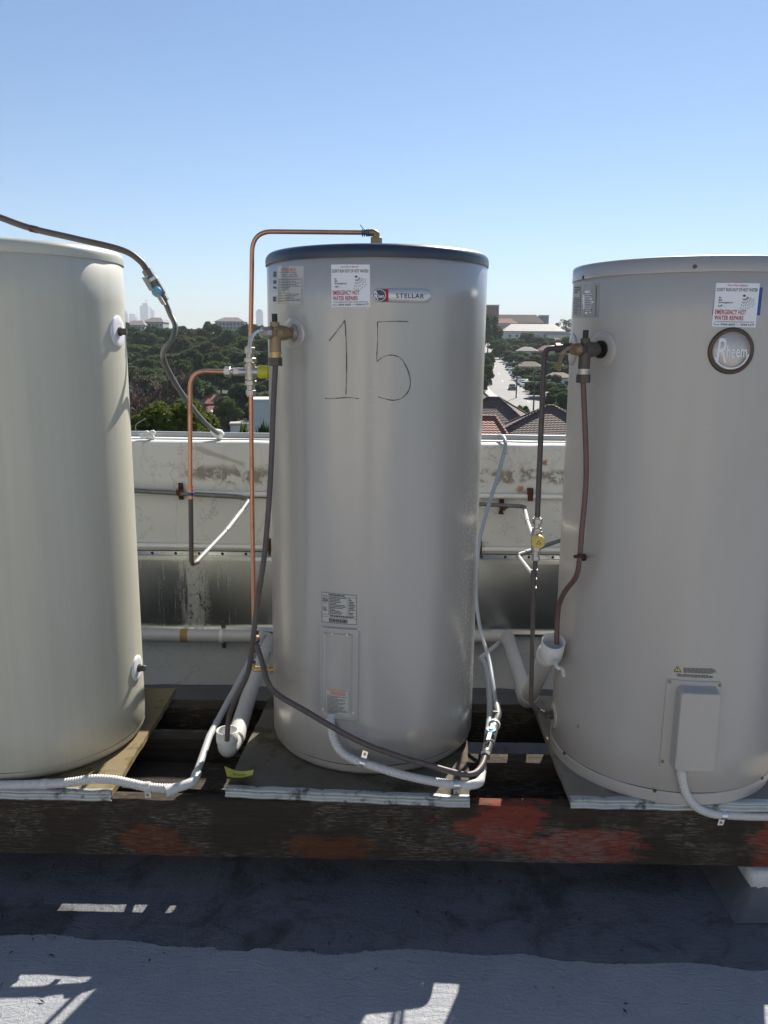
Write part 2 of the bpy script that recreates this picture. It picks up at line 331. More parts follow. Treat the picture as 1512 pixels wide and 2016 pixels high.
def tagit(o, label=None, cat=None, group=None, kind=None):
    for k, v in (('label', label), ('category', cat), ('group', group), ('kind', kind)):
        if v: o[k] = v
    return o
def thing(name, label, cat, loc=(0, 0, 0), group=None):
    o = bpy.data.objects.new(name, None); sc.collection.objects.link(o); o.location = tuple(map(float, loc)); o.empty_display_size = .1
    return tagit(o, label, cat, group)
def wloc(p):
    L = np.zeros(3)
    while p: L = L+np.array(p.location); p = p.parent
    return L
def part(parent, name, mb, mat, label=None):
    L = wloc(parent) if parent else np.zeros(3)
    o = bpy.data.objects.new(name, mb.mesh(name, mat, L)); sc.collection.objects.link(o)
    if parent: o.parent = parent
    if label: o['label'] = label
    return o
def solo(name, mb, mat, loc=(0, 0, 0), label=None, cat=None, group=None, kind=None):
    o = bpy.data.objects.new(name, mb.mesh(name, mat, loc)); sc.collection.objects.link(o); o.location = tuple(map(float, loc))
    return tagit(o, label, cat, group, kind)

def fillet(pts, r, n=8):
    P = [np.array(p, float) for p in pts]; out = [P[0]]
    for i in range(1, len(P)-1):
        a, b, c = P[i-1], P[i], P[i+1]; d1, d2 = a-b, c-b; l1, l2 = np.linalg.norm(d1), np.linalg.norm(d2)
        ri = r[i-1] if isinstance(r, (list, tuple)) else r
        t = min(ri, l1*.49, l2*.49); p, q = b+d1/l1*t, b+d2/l2*t
        for k in range(n+1):
            s = k/n; out.append((1-s)**2*p+2*s*(1-s)*b+s*s*q)
    out.append(P[-1]); return out
def spline(pts, n=10):
    P = [np.array(p, float) for p in pts]; P = [2*P[0]-P[1]]+P+[2*P[-1]-P[-2]]; out = []
    for i in range(1, len(P)-2):
        for k in range(n):
            t = k/n; out.append(.5*((2*P[i])+(-P[i-1]+P[i+1])*t+(2*P[i-1]-5*P[i]+4*P[i+1]-P[i+2])*t*t+(-P[i-1]+3*P[i]-3*P[i+1]+P[i+2])*t**3))
    out.append(P[-2]); return out
def px(*pts): return [at(*p) for p in pts]
def resample(P, step):
    P = np.array(P); L = np.r_[0, np.cumsum(np.linalg.norm(np.diff(P, axis=0), axis=1))]
    t = np.arange(0, L[-1], step); return np.stack([np.interp(t, L, P[:, k]) for k in range(3)], 1)
def corrugated(P, r):
    Q = resample(P, .0016); ph = np.arange(len(Q))*.0016/.0074*2*math.pi
    return Q, r+.0010*np.tanh(2*np.sin(ph))

# ================================================================== SETTING
DZ = -.317
m = MB(); m.box((-9, -12, -16), (9, 3.62, DZ)); solo('roof_deck', m, 'deck', kind='structure')
# an unseen wall behind the viewer, added for bounce light, is built further below
WY = 3.4
par = thing('parapet_wall', 'cream painted concrete parapet wall with flaking render behind the tanks', 'wall', (0, WY, DZ))
def prough(u, v): return None
m = MB(); nx = 400
xs = np.linspace(-9, 9, nx+1)
jit = np.convolve(rng.normal(0, 1, nx+9), np.ones(3)/3, 'valid')[:nx+1]*.0022
prof = [(WY, DZ), (WY, .812), (WY+.006, .828), (WY+.014, .832), (WY+.215, .836), (WY+.22, .82), (WY+.22, DZ)]
V = [];
for i, x in enumerate(xs):
    for k, (y, z) in enumerate(prof):
        e = jit[i] if k in (2, 3) else 0
        V.append((x, y+e, z+(jit[i]*.8 if k in (1, 2, 3) else 0)))
K = len(prof)
m.add(V, [(i*K+k, (i+1)*K+k, (i+1)*K+k+1, i*K+k+1) for i in range(nx) for k in range(K-1)], False)
part(par, 'wall_face', m, 'wall')
m = MB()
top = np.convolve(rng.normal(0, 1, nx+5), np.ones(5)/5, 'valid')[:nx+1]*.006
V = []
for i, x in enumerate(xs):
    z = -.245+top[i]
    V += [(x, WY-.09, DZ+.002), (x, WY-.035, DZ+.03), (x, WY-.016, DZ+.06), (x, WY-.013, z-.004), (x, WY-.001, z)]
m.add(V, [(i*5+k, (i+1)*5+k, (i+1)*5+k+1, i*5+k+1) for i in range(nx) for k in range(4)])
part(par, 'membrane_upturn', m, 'membrane', 'dark painted waterproof upturn along the foot of the wall')

fl = thing('metal_flashing', 'stained galvanised steel flashing sheet fixed along the parapet wall', 'flashing', (0, WY, .02))
m = MB(); fp = [(WY-.001, .368), (WY-.012, .3665), (WY-.0135, .365), (WY-.0145, .3505), (WY-.0165, .349)]+[(WY-.019-.013*k/16, .345-.312*k/16) for k in range(17)]+[(WY-.040, .026), (WY-.041, .0135), (WY-.039, .012), (WY-.002, .0118)]
nxf = 160; V = []
for i in range(nxf+1):
    x = -6+12*i/nxf
    for k, (y, z) in enumerate(fp):
        f_ = math.sin(math.pi*min(1, max(0, (.345-z)/.31))); V.append((x, y-f_*(.0035*math.sin(x*5.3)+.002*math.sin(x*13+1)), z))
K = len(fp); m.add(V, [(i*K+k, i*K+k+1, (i+1)*K+k+1, (i+1)*K+k) for i in range(nxf) for k in range(K-1)])
part(fl, 'sheet', m, 'flash')
for i in range(26):
    p = (-1.25+.1*i, WY-.0155, .358); m = MB(); m.stack(p, (0, -1, 0), [(.0015, .006, 8), (.0015, .003, 8)]); part(fl, 'nail', m, 'black')

# ================================================================== TANKS
class Tank:
    def __init__(s, x, y, R, sh=(0, 0)): s.x, s.y, s.R, s.sh = x, y, R, sh
    def S(s, th, z, off=0):
        r = s.R+off; return np.array((s.x+r*math.sin(th)+s.sh[0]*z, s.y-r*math.cos(th)+s.sh[1]*z, z))
    def N(s, th): return np.array((math.sin(th), -math.cos(th), 0))
    def inv(s, px_, py_, off=0):
        v = ray(px_, py_); o = np.array((CAM[0]-s.sh[0]*CAM[2]-s.x, CAM[1]-s.sh[1]*CAM[2]-s.y)); d = np.array((v[0]-s.sh[0]*v[2], v[1]-s.sh[1]*v[2]))
        r = s.R+off; a, b, c = d@d, o@d, o@o-r*r; D = b*b-a*c
        t = (-b-math.sqrt(max(D, 0)))/a; q = o+t*d; return math.atan2(q[0], -q[1]), CAM[2]+t*v[2]
    def pt(s, px_, py_, off=0): return s.S(*s.inv(px_, py_, off), off)
T1 = Tank(-1.149, 2.441, .3295, (.003, -.002)); T2 = Tank(-.080, 2.509, .32, (.0058, -.0086)); T3 = Tank(.8084, 2.3925, .3227)
def wobble(seed, amp):
    g = np.random.default_rng(seed); A = g.normal(0, 1, 14); ph = g.uniform(0, 6.28, 14)
    def f(a, z): return amp*sum(A[k]/(k+2)*math.sin((k+2)*a+ph[k]+.25*math.sin(z*2+k)) for k in range(14))
    return f
def heater(T, label, mat, lidmat, zs, lid, base, seed):
    t = thing('water_heater', label, 'water heater', (T.x, T.y, 0)); R = T.R; wb = wobble(seed, .0016)
    zr = np.linspace(.037, zs-.001, 14)
    m = MB(); m.lathe([(R-.004, .033)]+[(R, z) for z in zr]+[(R-.004, zs+.002)], (T.x, T.y), 180, wb, T.sh); part(t, 'body', m, mat)
    m = MB(); m.lathe([(r+R, z) for r, z in base], (T.x, T.y), 120, None, T.sh); part(t, 'base_ring', m, mat)
    m = MB(); m.lathe([(r+R if r > -.25 else max(.002, R+r), z+zs) for r, z in lid], (T.x, T.y), 140, None, T.sh); part(t, 'lid', m, lidmat)
    m = MB(); m.lathe([(R-.0015, .0325), (R-.0015, .0375)], (T.x, T.y), 120, None, T.sh); part(t, 'seam', m, 'seam')
    return t
def rnd(r0, z0, rc, n=8):   # quarter-round from (r0,z0) inwards
    return [(r0-rc+rc*math.cos(a), z0+rc*math.sin(a)) for a in np.linspace(0, math.pi/2, n)]
lid1 = [(.002, .0)]+[(.0025, .008)]+rnd(.0025, .014, .022)+[(-.06, .038), (-.2, .040), (-.3, .041)]
h1 = heater(T1, 'cream hot water cylinder with weathered cream lid and white plug discs', 'cream', 'cream', 1.4537, lid1,
            [(-.03, .0)]+[(-.016, .004), (-.006, .016), (-.001, .034)], 3)
lid2 = [(.003, .0), (.0035, .008)]+rnd(.0035, .013, .022)+[(-.06, .037), (-.2, .040), (-.3, .041)]
h2 = heater(T2, 'silver grey hot water cylinder with dark blue lid and handwritten number fifteen', 'silver', 'lid_dark', 1.4488, lid2,
            [(-.028, .0), (-.014, .004), (-.005, .016), (-.001, .034)], 5)
lid3 = [(.0025, .0), (.0025, .033)]+rnd(.0025, .033, .005, 4)+[(-.05, .040), (-.3, .043)]
h3 = heater(T3, 'beige grey hot water cylinder with screwed lid band and round maker badge', 'beige', 'beige', 1.4078, lid3,
            [(.001, .0), (.0022, .002), (.0022, .0032), (.0022, .030), (.0022, .0332), (.0, .0345)], 9)
for T, h, spots, off in ((T3, h3, [(1150, 546, .0026), (1368, 525, .0026), (1289, 1556, .0023), (1499, 1532, .0023), (1112, 1483, .0023), (1138, 1430, 0)], 0),):
    for (x, y, o) in spots:
        th, z = T.inv(x, y); m = MB(); m.stack(T.S(th, z, o-.001), T.N(th), [(.0022, .0052, 12), (.0012, .0030, 12)]); part(h, 'screw', m, 'dark_fit' if y < 1420 or y > 1440 else 'chrome')

# ---------------------------------------------------------------- print on the tanks
_tc = {}
def glyphs(body, bold=0., italic=0., space=1.):
    key = (body, bold, italic, space)
    if key in _tc: return _tc[key]
    cu = bpy.data.curves.new('lettering', 'FONT'); cu.body = body; cu.offset = bold; cu.space_character = space; cu.resolution_u = 3
    o = bpy.data.objects.new('lettering', cu); sc.collection.objects.link(o)
    dg = bpy.context.evaluated_depsgraph_get(); dg.update(); me = o.evaluated_get(dg).to_mesh()
    V = np.array([(v.co.x+italic*v.co.y, v.co.y) for v in me.vertices]); Fc = [tuple(p.vertices) for p in me.polygons]
    o.evaluated_get(dg).to_mesh_clear(); bpy.data.objects.remove(o); bpy.data.curves.remove(cu)
    V = (V-V.min(0))/(V.max(0)-V.min(0)); _tc[key] = (V, Fc); return V, Fc
class Patch:
    """a flat print area on a tank: corners in photograph pixels (tl, tr, br, bl); u right, v down"""
    def __init__(s, T, tl, tr, br, bl):
        s.T = T; s.c = [np.array(T.inv(*p)) for p in (tl, tr, br, bl)]
    def tz(s, u, v):
        a, b, c, d = s.c; return (a*(1-u)+b*u)*(1-v)+(d*(1-u)+c*u)*v
    def P(s, u, v, off=0): th, z = s.tz(u, v); return s.T.S(th, z, off)
    def sheet(s, off, nu=10, nv=6, rc=0, asp=1.):
        m = MB()
        if rc == 0:
            m.grid(lambda u, v: s.P(u, 1-v, off), nu, nv)
            # thin edge
            for (a, b) in (((0, 0), (1, 0)), ((1, 0), (1, 1)), ((1, 1), (0, 1)), ((0, 1), (0, 0))):
                m.grid(lambda u, v: s.P(a[0]+(b[0]-a[0])*u, a[1]+(b[1]-a[1])*u, off*v), 8, 1)
        else:
            cols = []
            n = 48
            for i in range(n+1):
                u = .5-.5*math.cos(math.pi*i/n); xe = min(u, 1-u)*asp; q = 0 if xe >= rc else rc-math.sqrt(max(0, rc*rc-(rc-xe)**2)); cols.append((u, q, 1-q))
            V = []
            for (u, a, b) in cols: V += [s.P(u, a, -.0005), s.P(u, a, off), s.P(u, (a+b)/2, off), s.P(u, b, off), s.P(u, b, -.0005)]
            m.add(V, [(i*5+k, i*5+k+1, (i+1)*5+k+1, (i+1)*5+k) for i in range(n) for k in range(4)])
        return m
    def text(s, m, body, u0, v0, u1, v1, off, **kw):
        V, Fc = glyphs(body, **kw)
        m.add([s.P(u0+(u1-u0)*x, v1+(v0-v1)*y, off) for x, y in V], Fc, False)
    def bar(s, m, u0, v0, u1, v1, off, n=3):
        m.grid(lambda a, b: s.P(u0+(u1-u0)*a, v1+(v0-v1)*b, off), n, 1)
    def scribble(s, m, u0, v0, u1, v1, off, rows, g, fill=.5, ragged=.3):
        """rows of word-sized dashes: print too small to read"""
        for i in range(rows):
            va = v0+(v1-v0)*i/rows; vb = va+(v1-v0)/rows*fill; u = u0; ue = u1-(u1-u0)*ragged*g.random()**2
            while u < ue:
                wd = (u1-u0)*g.uniform(.05, .14); s.bar(m, u, va, min(u+wd, ue), vb, off, 1); u += wd+(u1-u0)*.018

def sticker(h, T, tl, tr, br, bl):
    p = Patch(T, tl, tr, br, bl); st = part(h, 'service_sticker', p.sheet(.0006, 14, 8), 'white', 'white service sticker with red and green lettering')
    def ln(nm, mat, body, *a, **k): m = MB(); p.text(m, body, *a, .0011, **k); part(st, nm, m, mat)
    ln('red_lettering', 'ink_red', "Don't Be A Bunny!", .255, .03, .72, .085, bold=.01, italic=.2)
    ln('red_lettering', 'ink_red', 'EMERGENCY HOT', .04, .605, .735, .715, bold=.022, space=1.1); ln('red_lettering', 'ink_red', 'WATER REPAIRS', .04, .74, .685, .845, bold=.022, space=1.1)
    ln('green_lettering', 'ink_green', "DON'T RUN OUT OF HOT WATER!", .03, .11, .965, .19, bold=.012)
    for i, (s_, wd) in enumerate((('In', .05), ('an', .07), ('emergency', .33), ('call . . .', .2))): ln('black_lettering', 'ink', s_, .09, .305+.062*i, .09+wd, .352+.062*i, bold=.01, italic=.15)
    ln('black_lettering', 'ink', '97 BUNNERONG ROAD, KINGSFORD 2032', .05, .868, .95, .902); ln('black_lettering', 'ink', 'Phone', .04, .927, .16, .965)
    ln('black_lettering', 'ink', '9344 6602 \u2014 9344 6177', .185, .92, .965, .968, bold=.02)
    # shower rose and spray
    m = MB()
    c = (.655, .285)
    for a in np.linspace(0, 2*math.pi, 12, endpoint=False):
        a2 = a+2*math.pi/12; m.add([p.P(c[0], c[1], .0011), p.P(c[0]+.035*math.cos(a), c[1]+.025*math.sin(a), .0011), p.P(c[0]+.035*math.cos(a2), c[1]+.025*math.sin(a2), .0011)], [(0, 2, 1)], False)
    g = np.random.default_rng(4)
    for k in range(9):
        a = rad(20+k*10)
        for j in range(4):
            r0 = .07+.075*j+.02*(k % 2); r1 = r0+.04
            d = np.array((math.cos(a), math.sin(a)*.9)); q = np.array((-d[1], d[0]))*.006
            if c[0]+d[0]*r1 > .96: continue
            V = [np.array(c)+d*r0+q, np.array(c)+d*r1+q, np.array(c)+d*r1-q, np.array(c)+d*r0-q]
            m.add([p.P(x[0], x[1], .0011) for x in V], [(0, 1, 2, 3)], False)
    part(st, 'shower_print', m, 'ink_green')
    return st

sticker(h2, T2, (652, 521), (728, 521), (729, 604), (653, 605))
# maker's name plate
p = Patch(T2, (733, 568), (848, 569), (848, 597), (733, 595)); pl = part(h2, 'name_plate', p.sheet(.003, rc=.49, asp=4.1), 'plate', 'pill shaped silver name plate reading STELLAR')
m = MB(); V = []; n = 24
for i in range(n+1):
    u = .005+.205*i/n; xe = u*4.1; q = 0 if xe >= .49 else .49-math.sqrt(max(0, .49**2-(.49-xe)**2)); V += [p.P(u, max(q, .03), .0035), p.P(u, min(1-q, .97), .0035)]
m.add(V, [(2*i, 2*i+1, 2*i+3, 2*i+2) for i in range(n)]); part(pl, 'badge_field', m, 'badge_dark')
m = MB(); p.bar(m, .212, .03, .262, .97, .0036); part(pl, 'red_stripe', m, 'ink_red')
m = MB(); p.text(m, 'STELLAR', .385, .36, .865, .68, .0036, bold=.012, space=1.1); part(pl, 'lettering', m, 'ink')
m = MB(); p.text(m, 'R', .035, .22, .10, .85, .0042, bold=.015); p.text(m, 'heem', .095, .42, .19, .68, .0042, bold=.02)
for k in range(36):
    a, b = 2*math.pi*k/36, 2*math.pi*(k+1)/36
    m.add([p.P(.112+r*math.cos(x)/4.1, .5+r*math.sin(x), .0042) for x in (a, b) for r in (.40, .44)], [(0, 1, 3, 2)], False)
part(pl, 'maker_logo', m, 'ink_white')
# help label
p = Patch(T2, (547, 524), (598, 524), (598, 602), (546, 600)); lb = part(h2, 'instruction_label', p.sheet(.0005), 'clear', 'faded help label with lines of small print')
g = np.random.default_rng(2)
m = MB(); p.text(m, 'RHEEM HELP', .18, .05, .75, .13, .001, bold=.02); part(lb, 'red_lettering', m, 'ink_pale_red')
m = MB(); p.scribble(m, .12, .15, .8, .175, .001, 1, g, .6); p.text(m, 'Australia', .16, .19, .40, .23, .001); p.text(m, '131 031', .56, .19, .80, .23, .001, bold=.02)
p.text(m, 'New Zealand', .16, .245, .45, .28, .001); p.text(m, '0800 657 335', .50, .245, .82, .28, .001, bold=.02)
p.scribble(m, .04, .335, .92, .95, .001, 15, g, .42, .7)
for a in ((.02, .305, .95, .311), (.02, .965, .95, .971), (.945, .305, .955, .97)): p.bar(m, *a, .001)
part(lb, 'small_print', m, 'ink_grey')
p = Patch(T2, (538, 528), (545, 528), (545, 600), (537, 599)); m = MB()
for (a, b) in ((.09, .24), (.33, .42), (.5, .56), (.78, .92)): p.bar(m, .1, a, .9, b, .0006)
part(h2, 'side_symbols', m, 'ink_grey')
# rating plate
p = Patch(T2, (634, 1165), (702, 1172), (702, 1230), (634, 1224)); lb = part(h2, 'rating_label', p.sheet(.0005), 'clear', 'white rating label with table and barcode')
m = MB(); g = np.random.default_rng(5)
for a in ((0, 0, 1, .012), (0, .985, 1, 1), (0, 0, .008, 1), (.992, 0, 1, 1), (.2, .0, .208, .72), (.2, .09, 1, .1), (0, .72, 1, .73), (0, .8, 1, .81), (.74, .09, .746, .72)): p.bar(m, *a, .001)
p.text(m, '250', .02, .2, .185, .3, .0011, bold=.03); p.text(m, 'LITRES', .05, .33, .16, .36, .0011); p.text(m, 'RATED', .03, .08, .17, .12, .0011); p.text(m, 'DELIVERY', .03, .14, .18, .175, .0011)
p.scribble(m, .03, .48, .16, .63, .001, 4, g); p.scribble(m, .23, .03, .7, .08, .001, 1, g, .8); p.scribble(m, .23, .12, .72, .71, .001, 12, g, .5, .8); p.scribble(m, .78, .12, .97, .71, .001, 11, g, .5, .8); p.scribble(m, .25, .74, .95, .79, .001, 1, g, .7)
u = .22
while u < .76:
    wd = g.uniform(.006, .018); p.bar(m, u, .84, u+wd, .965, .001, 1); u += wd+g.uniform(.005, .012)
part(lb, 'small_print', m, 'ink')
# handwritten number
def stroke(T, pts, wd=.0021, off=.0005):
    P = spline([(*T.inv(*q), 0) for q in pts], 6); m = MB(); V = []
    for i in range(len(P)):
        a, b = P[max(i-1, 0)], P[min(i+1, len(P)-1)]; d = np.array(((b[0]-a[0])*T.R, b[1]-a[1])); d /= np.linalg.norm(d)+1e-9
        w_ = wd*(.85+.3*math.sin(i*.53+pts[0][0])+.2*math.sin(i*1.7)); nrm = np.array((-d[1], d[0]))*w_/2
        for s in (1, -1): V.append(T.S(P[i][0]+s*nrm[0]/T.R, P[i][1]+s*nrm[1], off))
    m.add(V, [(2*i, 2*i+1, 2*i+3, 2*i+2) for i in range(len(P)-1)]); return m
nb = part(h2, 'handwritten_number', stroke(T2, [(648, 671), (663, 652), (679, 631)]), 'marker', 'number 15 drawn in thin brown marker')
for q in ([(679, 631), (681, 665), (682, 700), (682, 740), (681, 777)], [(641, 783), (643, 785), (665, 784), (685, 782.5), (707, 785)], [(804, 633.5), (780, 632.5), (743, 634)],
          [(743, 634), (743.5, 665), (742, 695), (742, 712)], [(742, 712), (752, 704), (768, 699), (787, 704), (800, 722), (808, 748), (805, 768), (792, 783), (775, 788), (758, 785), (744, 781)]):
    part(nb, 'stroke', stroke(T2, q), 'marker')

# element cover plates: height fields laid on the jacket
def sdbox(x, y, hx, hy, r):
    qx, qy = abs(x)-hx+r, abs(y)-hy+r; return math.hypot(max(qx, 0), max(qy, 0))+min(max(qx, qy), 0)-r
def sstep(a, b, x): t = min(1, max(0, (x-a)/(b-a))); return t*t*(3-2*t)
p = Patch(T2, (629, 1231), (708, 1237), (706, 1421), (629, 1410)); asp = 2.35
def cov2(u, v):
    x, y = u-.5, (v-.5)*asp
    return .0062*sstep(0, -.03, sdbox(x, y, .5, asp/2, .10))-.0046*sstep(.0, -.022, sdbox(x-.0, y-.0, .345, asp/2-.14, .05))-.0004
m = MB(); m.grid(lambda u, v: p.P(u, 1-v, cov2(u, 1-v)), 74, 150); cv = part(h2, 'element_cover', m, 'silver')
for (u, v) in ((.13, .895), (.88, .905)):
    th, z = p.tz(u, v); m = MB(); m.stack(T2.S(th, z, .0055), T2.N(th), [(.002, .0048, 14), (.0012, .0028, 14)]); part(cv, 'screw', m, 'zinc')
for (u, v) in ((.36, .062), (.72, .066)):
    th, z = p.tz(u, v); m = MB(); m.stack(T2.S(th, z, .0045), T2.N(th), [(.0025, .0032, 12)]); part(cv, 'rivet', m, 'zinc')
q = Patch(T2, (643, 1352), (686, 1357), (686, 1409), (643, 1404)); m = MB(); m.grid(lambda u, v: q.P(u, 1-v, .0021), 6, 4); wl = part(cv, 'warning_label', m, 'clear')
g = np.random.default_rng(8); m = MB(); q.text(m, 'ELECTRICAL WARNING', .06, .03, .95, .10, .0026, bold=.02); q.scribble(m, .2, .13, .9, .27, .0026, 3, g, .6); part(wl, 'red_lettering', m, 'ink_pale_red')
m = MB(); q.scribble(m, .05, .30, .95, .95, .0026, 14, g, .5, .5); part(wl, 'small_print', m, 'ink_grey')

# right-hand tank: box cover, labels, badge
p = Patch(T3, (1312, 1335), (1421, 1341), (1405, 1512), (1297, 1508)); asp = 1.62
def cov3(u, v):
    x, y = u-.5, (v-.5)*asp
    return .004*sstep(0, -.012, sdbox(x, y, .5, asp/2, .06))+.036*sstep(.0, -.075, sdbox(x-.055, y-.03, .385, asp/2-.035, .13))-.0004
m = MB(); m.grid(lambda u, v: p.P(u, 1-v, cov3(u, 1-v)), 96, 140); cv3 = part(h3, 'element_cover', m, 'beige', 'raised beige terminal box with conduit entering below')
for (u, v) in ((.055, .935), (.945, .945), (.06, .03), (.955, .04)):
    th, z = p.tz(u, v); m = MB(); m.stack(T3.S(th, z, .0035), T3.N(th), [(.002, .0048, 14), (.001, .0025, 14)]); part(cv3, 'screw', m, 'brass')
sticker(h3, T3, (1410, 557), (1496, 558), (1487, 645), (1401, 643))
p = Patch(T3, (1409, 566), (1502, 566), (1496, 621), (1402, 619)); part(h3, 'blue_label', p.sheet(.0003), 'blue_sticker', 'older blue label peeking out behind the sticker')
p = Patch(T3, (1130, 556), (1181, 557), (1179, 625), (1128, 627)); lb = part(h3, 'instruction_label', p.sheet(.0005), 'label_grey', 'torn grey instruction label')
m = MB(); g = np.random.default_rng(12); p.scribble(m, .08, .12, .40, .32, .001, 3, g, .6); p.scribble(m, .05, .42, .42, .92, .001, 10, g, .5)
for a in ((0, .08, .93, .09), (.43, .08, .445, .95), (.92, .08, .935, .95), (0, .94, .93, .952)): p.bar(m, *a, .001)
part(lb, 'small_print', m, 'ink_grey')
m = MB(); ctr = (.69, .55); V = [p.P(*ctr, .0009)]; k = 40
for i in range(k):
    a = 2*math.pi*i/k; r = .62+.38*g.random(); V.append(p.P(ctr[0]+.21*math.cos(a)*r, ctr[1]+.40*math.sin(a)*r, .0009))
m.add(V, [(0, 1+(i+1) % k, 1+i) for i in range(k)], False); pp = part(lb, 'torn_paper', m, 'white')
m = MB(); p.scribble(m, .6, .3, .82, .85, .0013, 11, g, .5); part(lb, 'torn_print', m, 'ink_grey')
p = Patch(T3, (1326, 1311), (1413, 1314), (1412, 1338), (1325, 1334)); m = MB(); g = np.random.default_rng(14)
p.scribble(m, .22, .08, .97, .52, .0006, 5, g, .55, .15); p.scribble(m, .08, .62, .9, .88, .0006, 3, g, .55, .3)
wl = part(h3, 'warning_print', m, 'ink_grey')
m = MB(); m.add([p.P(.09, .0, .0007), p.P(.16, .42, .0007), p.P(.02, .42, .0007)], [(0, 1, 2)], False); part(wl, 'warning_triangle', m, 'yellow2')
m = MB(); p.bar(m, .083, .13, .097, .29, .0011, 1); p.bar(m, .083, .33, .097, .38, .0011, 1)
for (a, b) in (((.09, -.02), (.167, .44)), ((.167, .44), (.013, .44)), ((.013, .44), (.09, -.02))):
    A, B = np.array(a), np.array(b); d = B-A; nn = np.array((-d[1]*.25, d[0]*4)); nn = nn/np.linalg.norm(nn)*np.array((.006, .03))
    m.add([p.P(*x, .0011) for x in (A+nn, B+nn, B-nn, A-nn)], [(0, 1, 2, 3)], False)
part(wl, 'triangle_outline', m, 'ink')
# round badge
th0, z0 = T3.inv(1440, 691); rb = .0545
def bd(r, a, off): return T3.S(th0+r*math.cos(a)/T3.R, z0+r*math.sin(a), off)
def ringm(r0, r1, o0, o1, n=56):
    m = MB(); V = [];
    for i in range(n):
        a = 2*math.pi*i/n; V += [bd(r0, a, o0), bd(r1, a, o1)]
    m.add(V, [(2*i, (2*i+2) % (2*n), (2*i+3) % (2*n), 2*i+1) for i in range(n)]); return m
m = MB(); V = [bd(0, 0, .003)]; n = 56
for r, o in ((.046, .003), (.0465, .001)):
    V += [bd(r, 2*math.pi*i/n, o) for i in range(n)]
m.add(V, [(0, 1+(i+1) % n, 1+i) for i in range(n)]+[(1+i, 1+(i+1) % n, 1+n+(i+1) % n, 1+n+i) for i in range(n)]); badge = part(h3, 'round_badge', m, 'badge_face', 'round bronze rimmed maker badge')
m = MB(); V = []
for i in range(n):
    a = 2*math.pi*i/n; V += [bd(.0455, a, .0025), bd(.0475, a, .006), bd(.0535, a, .0062), bd(.0565, a, .0)]
m.add(V, [(4*i+k, 4*i+k+1, (4*i+4) % (4*n)+k+1, (4*i+4) % (4*n)+k) for i in range(n) for k in range(3)]); part(badge, 'rim', m, 'badge_bronze')
class BP(Patch):
    def __init__(s, T): s.T = T
    def tz(s, u, v): return np.array((th0+(u-.5)*2*rb/T3.R, z0-(v-.5)*2*rb))
bp_ = BP(T3); m = MB(); bp_.text(m, 'R', .17, .22, .40, .76, .0045, bold=.005, italic=.12); bp_.text(m, 'heem', .38, .37, .84, .64, .0045, bold=.018)
part(badge, 'lettering', m, 'ink_white')
m = MB(); V = []
for i in range(31):
    a = rad(200+i*5); V += [bd(.040, a, .0045), bd(.0435, a, .0045)]
m.add(V, [(2*i, 2*i+1, 2*i+3, 2*i+2) for i in range(30)], False); part(badge, 'swoosh', m, 'ink_white')

def disc_on(T, h, px_, py_, r, name, mat, label=None, th=.004, hole=0, off=0):
    a, z = T.inv(px_, py_); m = MB(); c = T.S(a, z, off-.002); nn = T.N(a); e1 = np.array((-nn[1], nn[0], 0)); V = []
    n = 40; prof = [(r, .0), (r, th+.001), (r*.93, th+.0028), (r*.6, th+.0026), (max(r*.2, hole), th+.002)]
    for (rr, d) in prof:
        for i in range(n):
            t = 2*math.pi*i/n; aa = a+rr*math.cos(t)/T.R; V.append(T.S(aa, z+rr*math.sin(t), off-.002+d))
    m.add(V, [(i*n+k, i*n+(k+1) % n, (i+1)*n+(k+1) % n, (i+1)*n+k) for i in range(len(prof)-1) for k in range(n)]); m.add(V[-n:], [tuple(range(n))], False)
    o = part(h, name, m, mat, label); return o, T.S(a, z, off), nn
for (x, y, r) in ((232, 653, .045), (270, 1315, .040)):
    o, c, nn = disc_on(T1, h1, x, y, r, 'plug_disc', 'white', 'white disc with dark plug')
    m = MB(); m.stack(c+nn*.003, nn, [(.006, .013, 16), (.018, .0105, 8, .0095)]); part(o, 'plug', m, 'dark_fit')
d2o, c2, n2 = disc_on(T2, h2, 577, 656, .044, 'valve_collar', 'silver', th=.0012)
d3o, c3, n3 = disc_on(T3, h3, 1186, 688, .047, 'valve_collar', 'beige')
d3b, c3b, n3b = disc_on(T3, h3, 1127, 688, .045, 'outlet_collar', 'beige')
d3c, c3c, n3c = disc_on(T3, h3, 1090, 1408, .04, 'inlet_collar', 'beige')

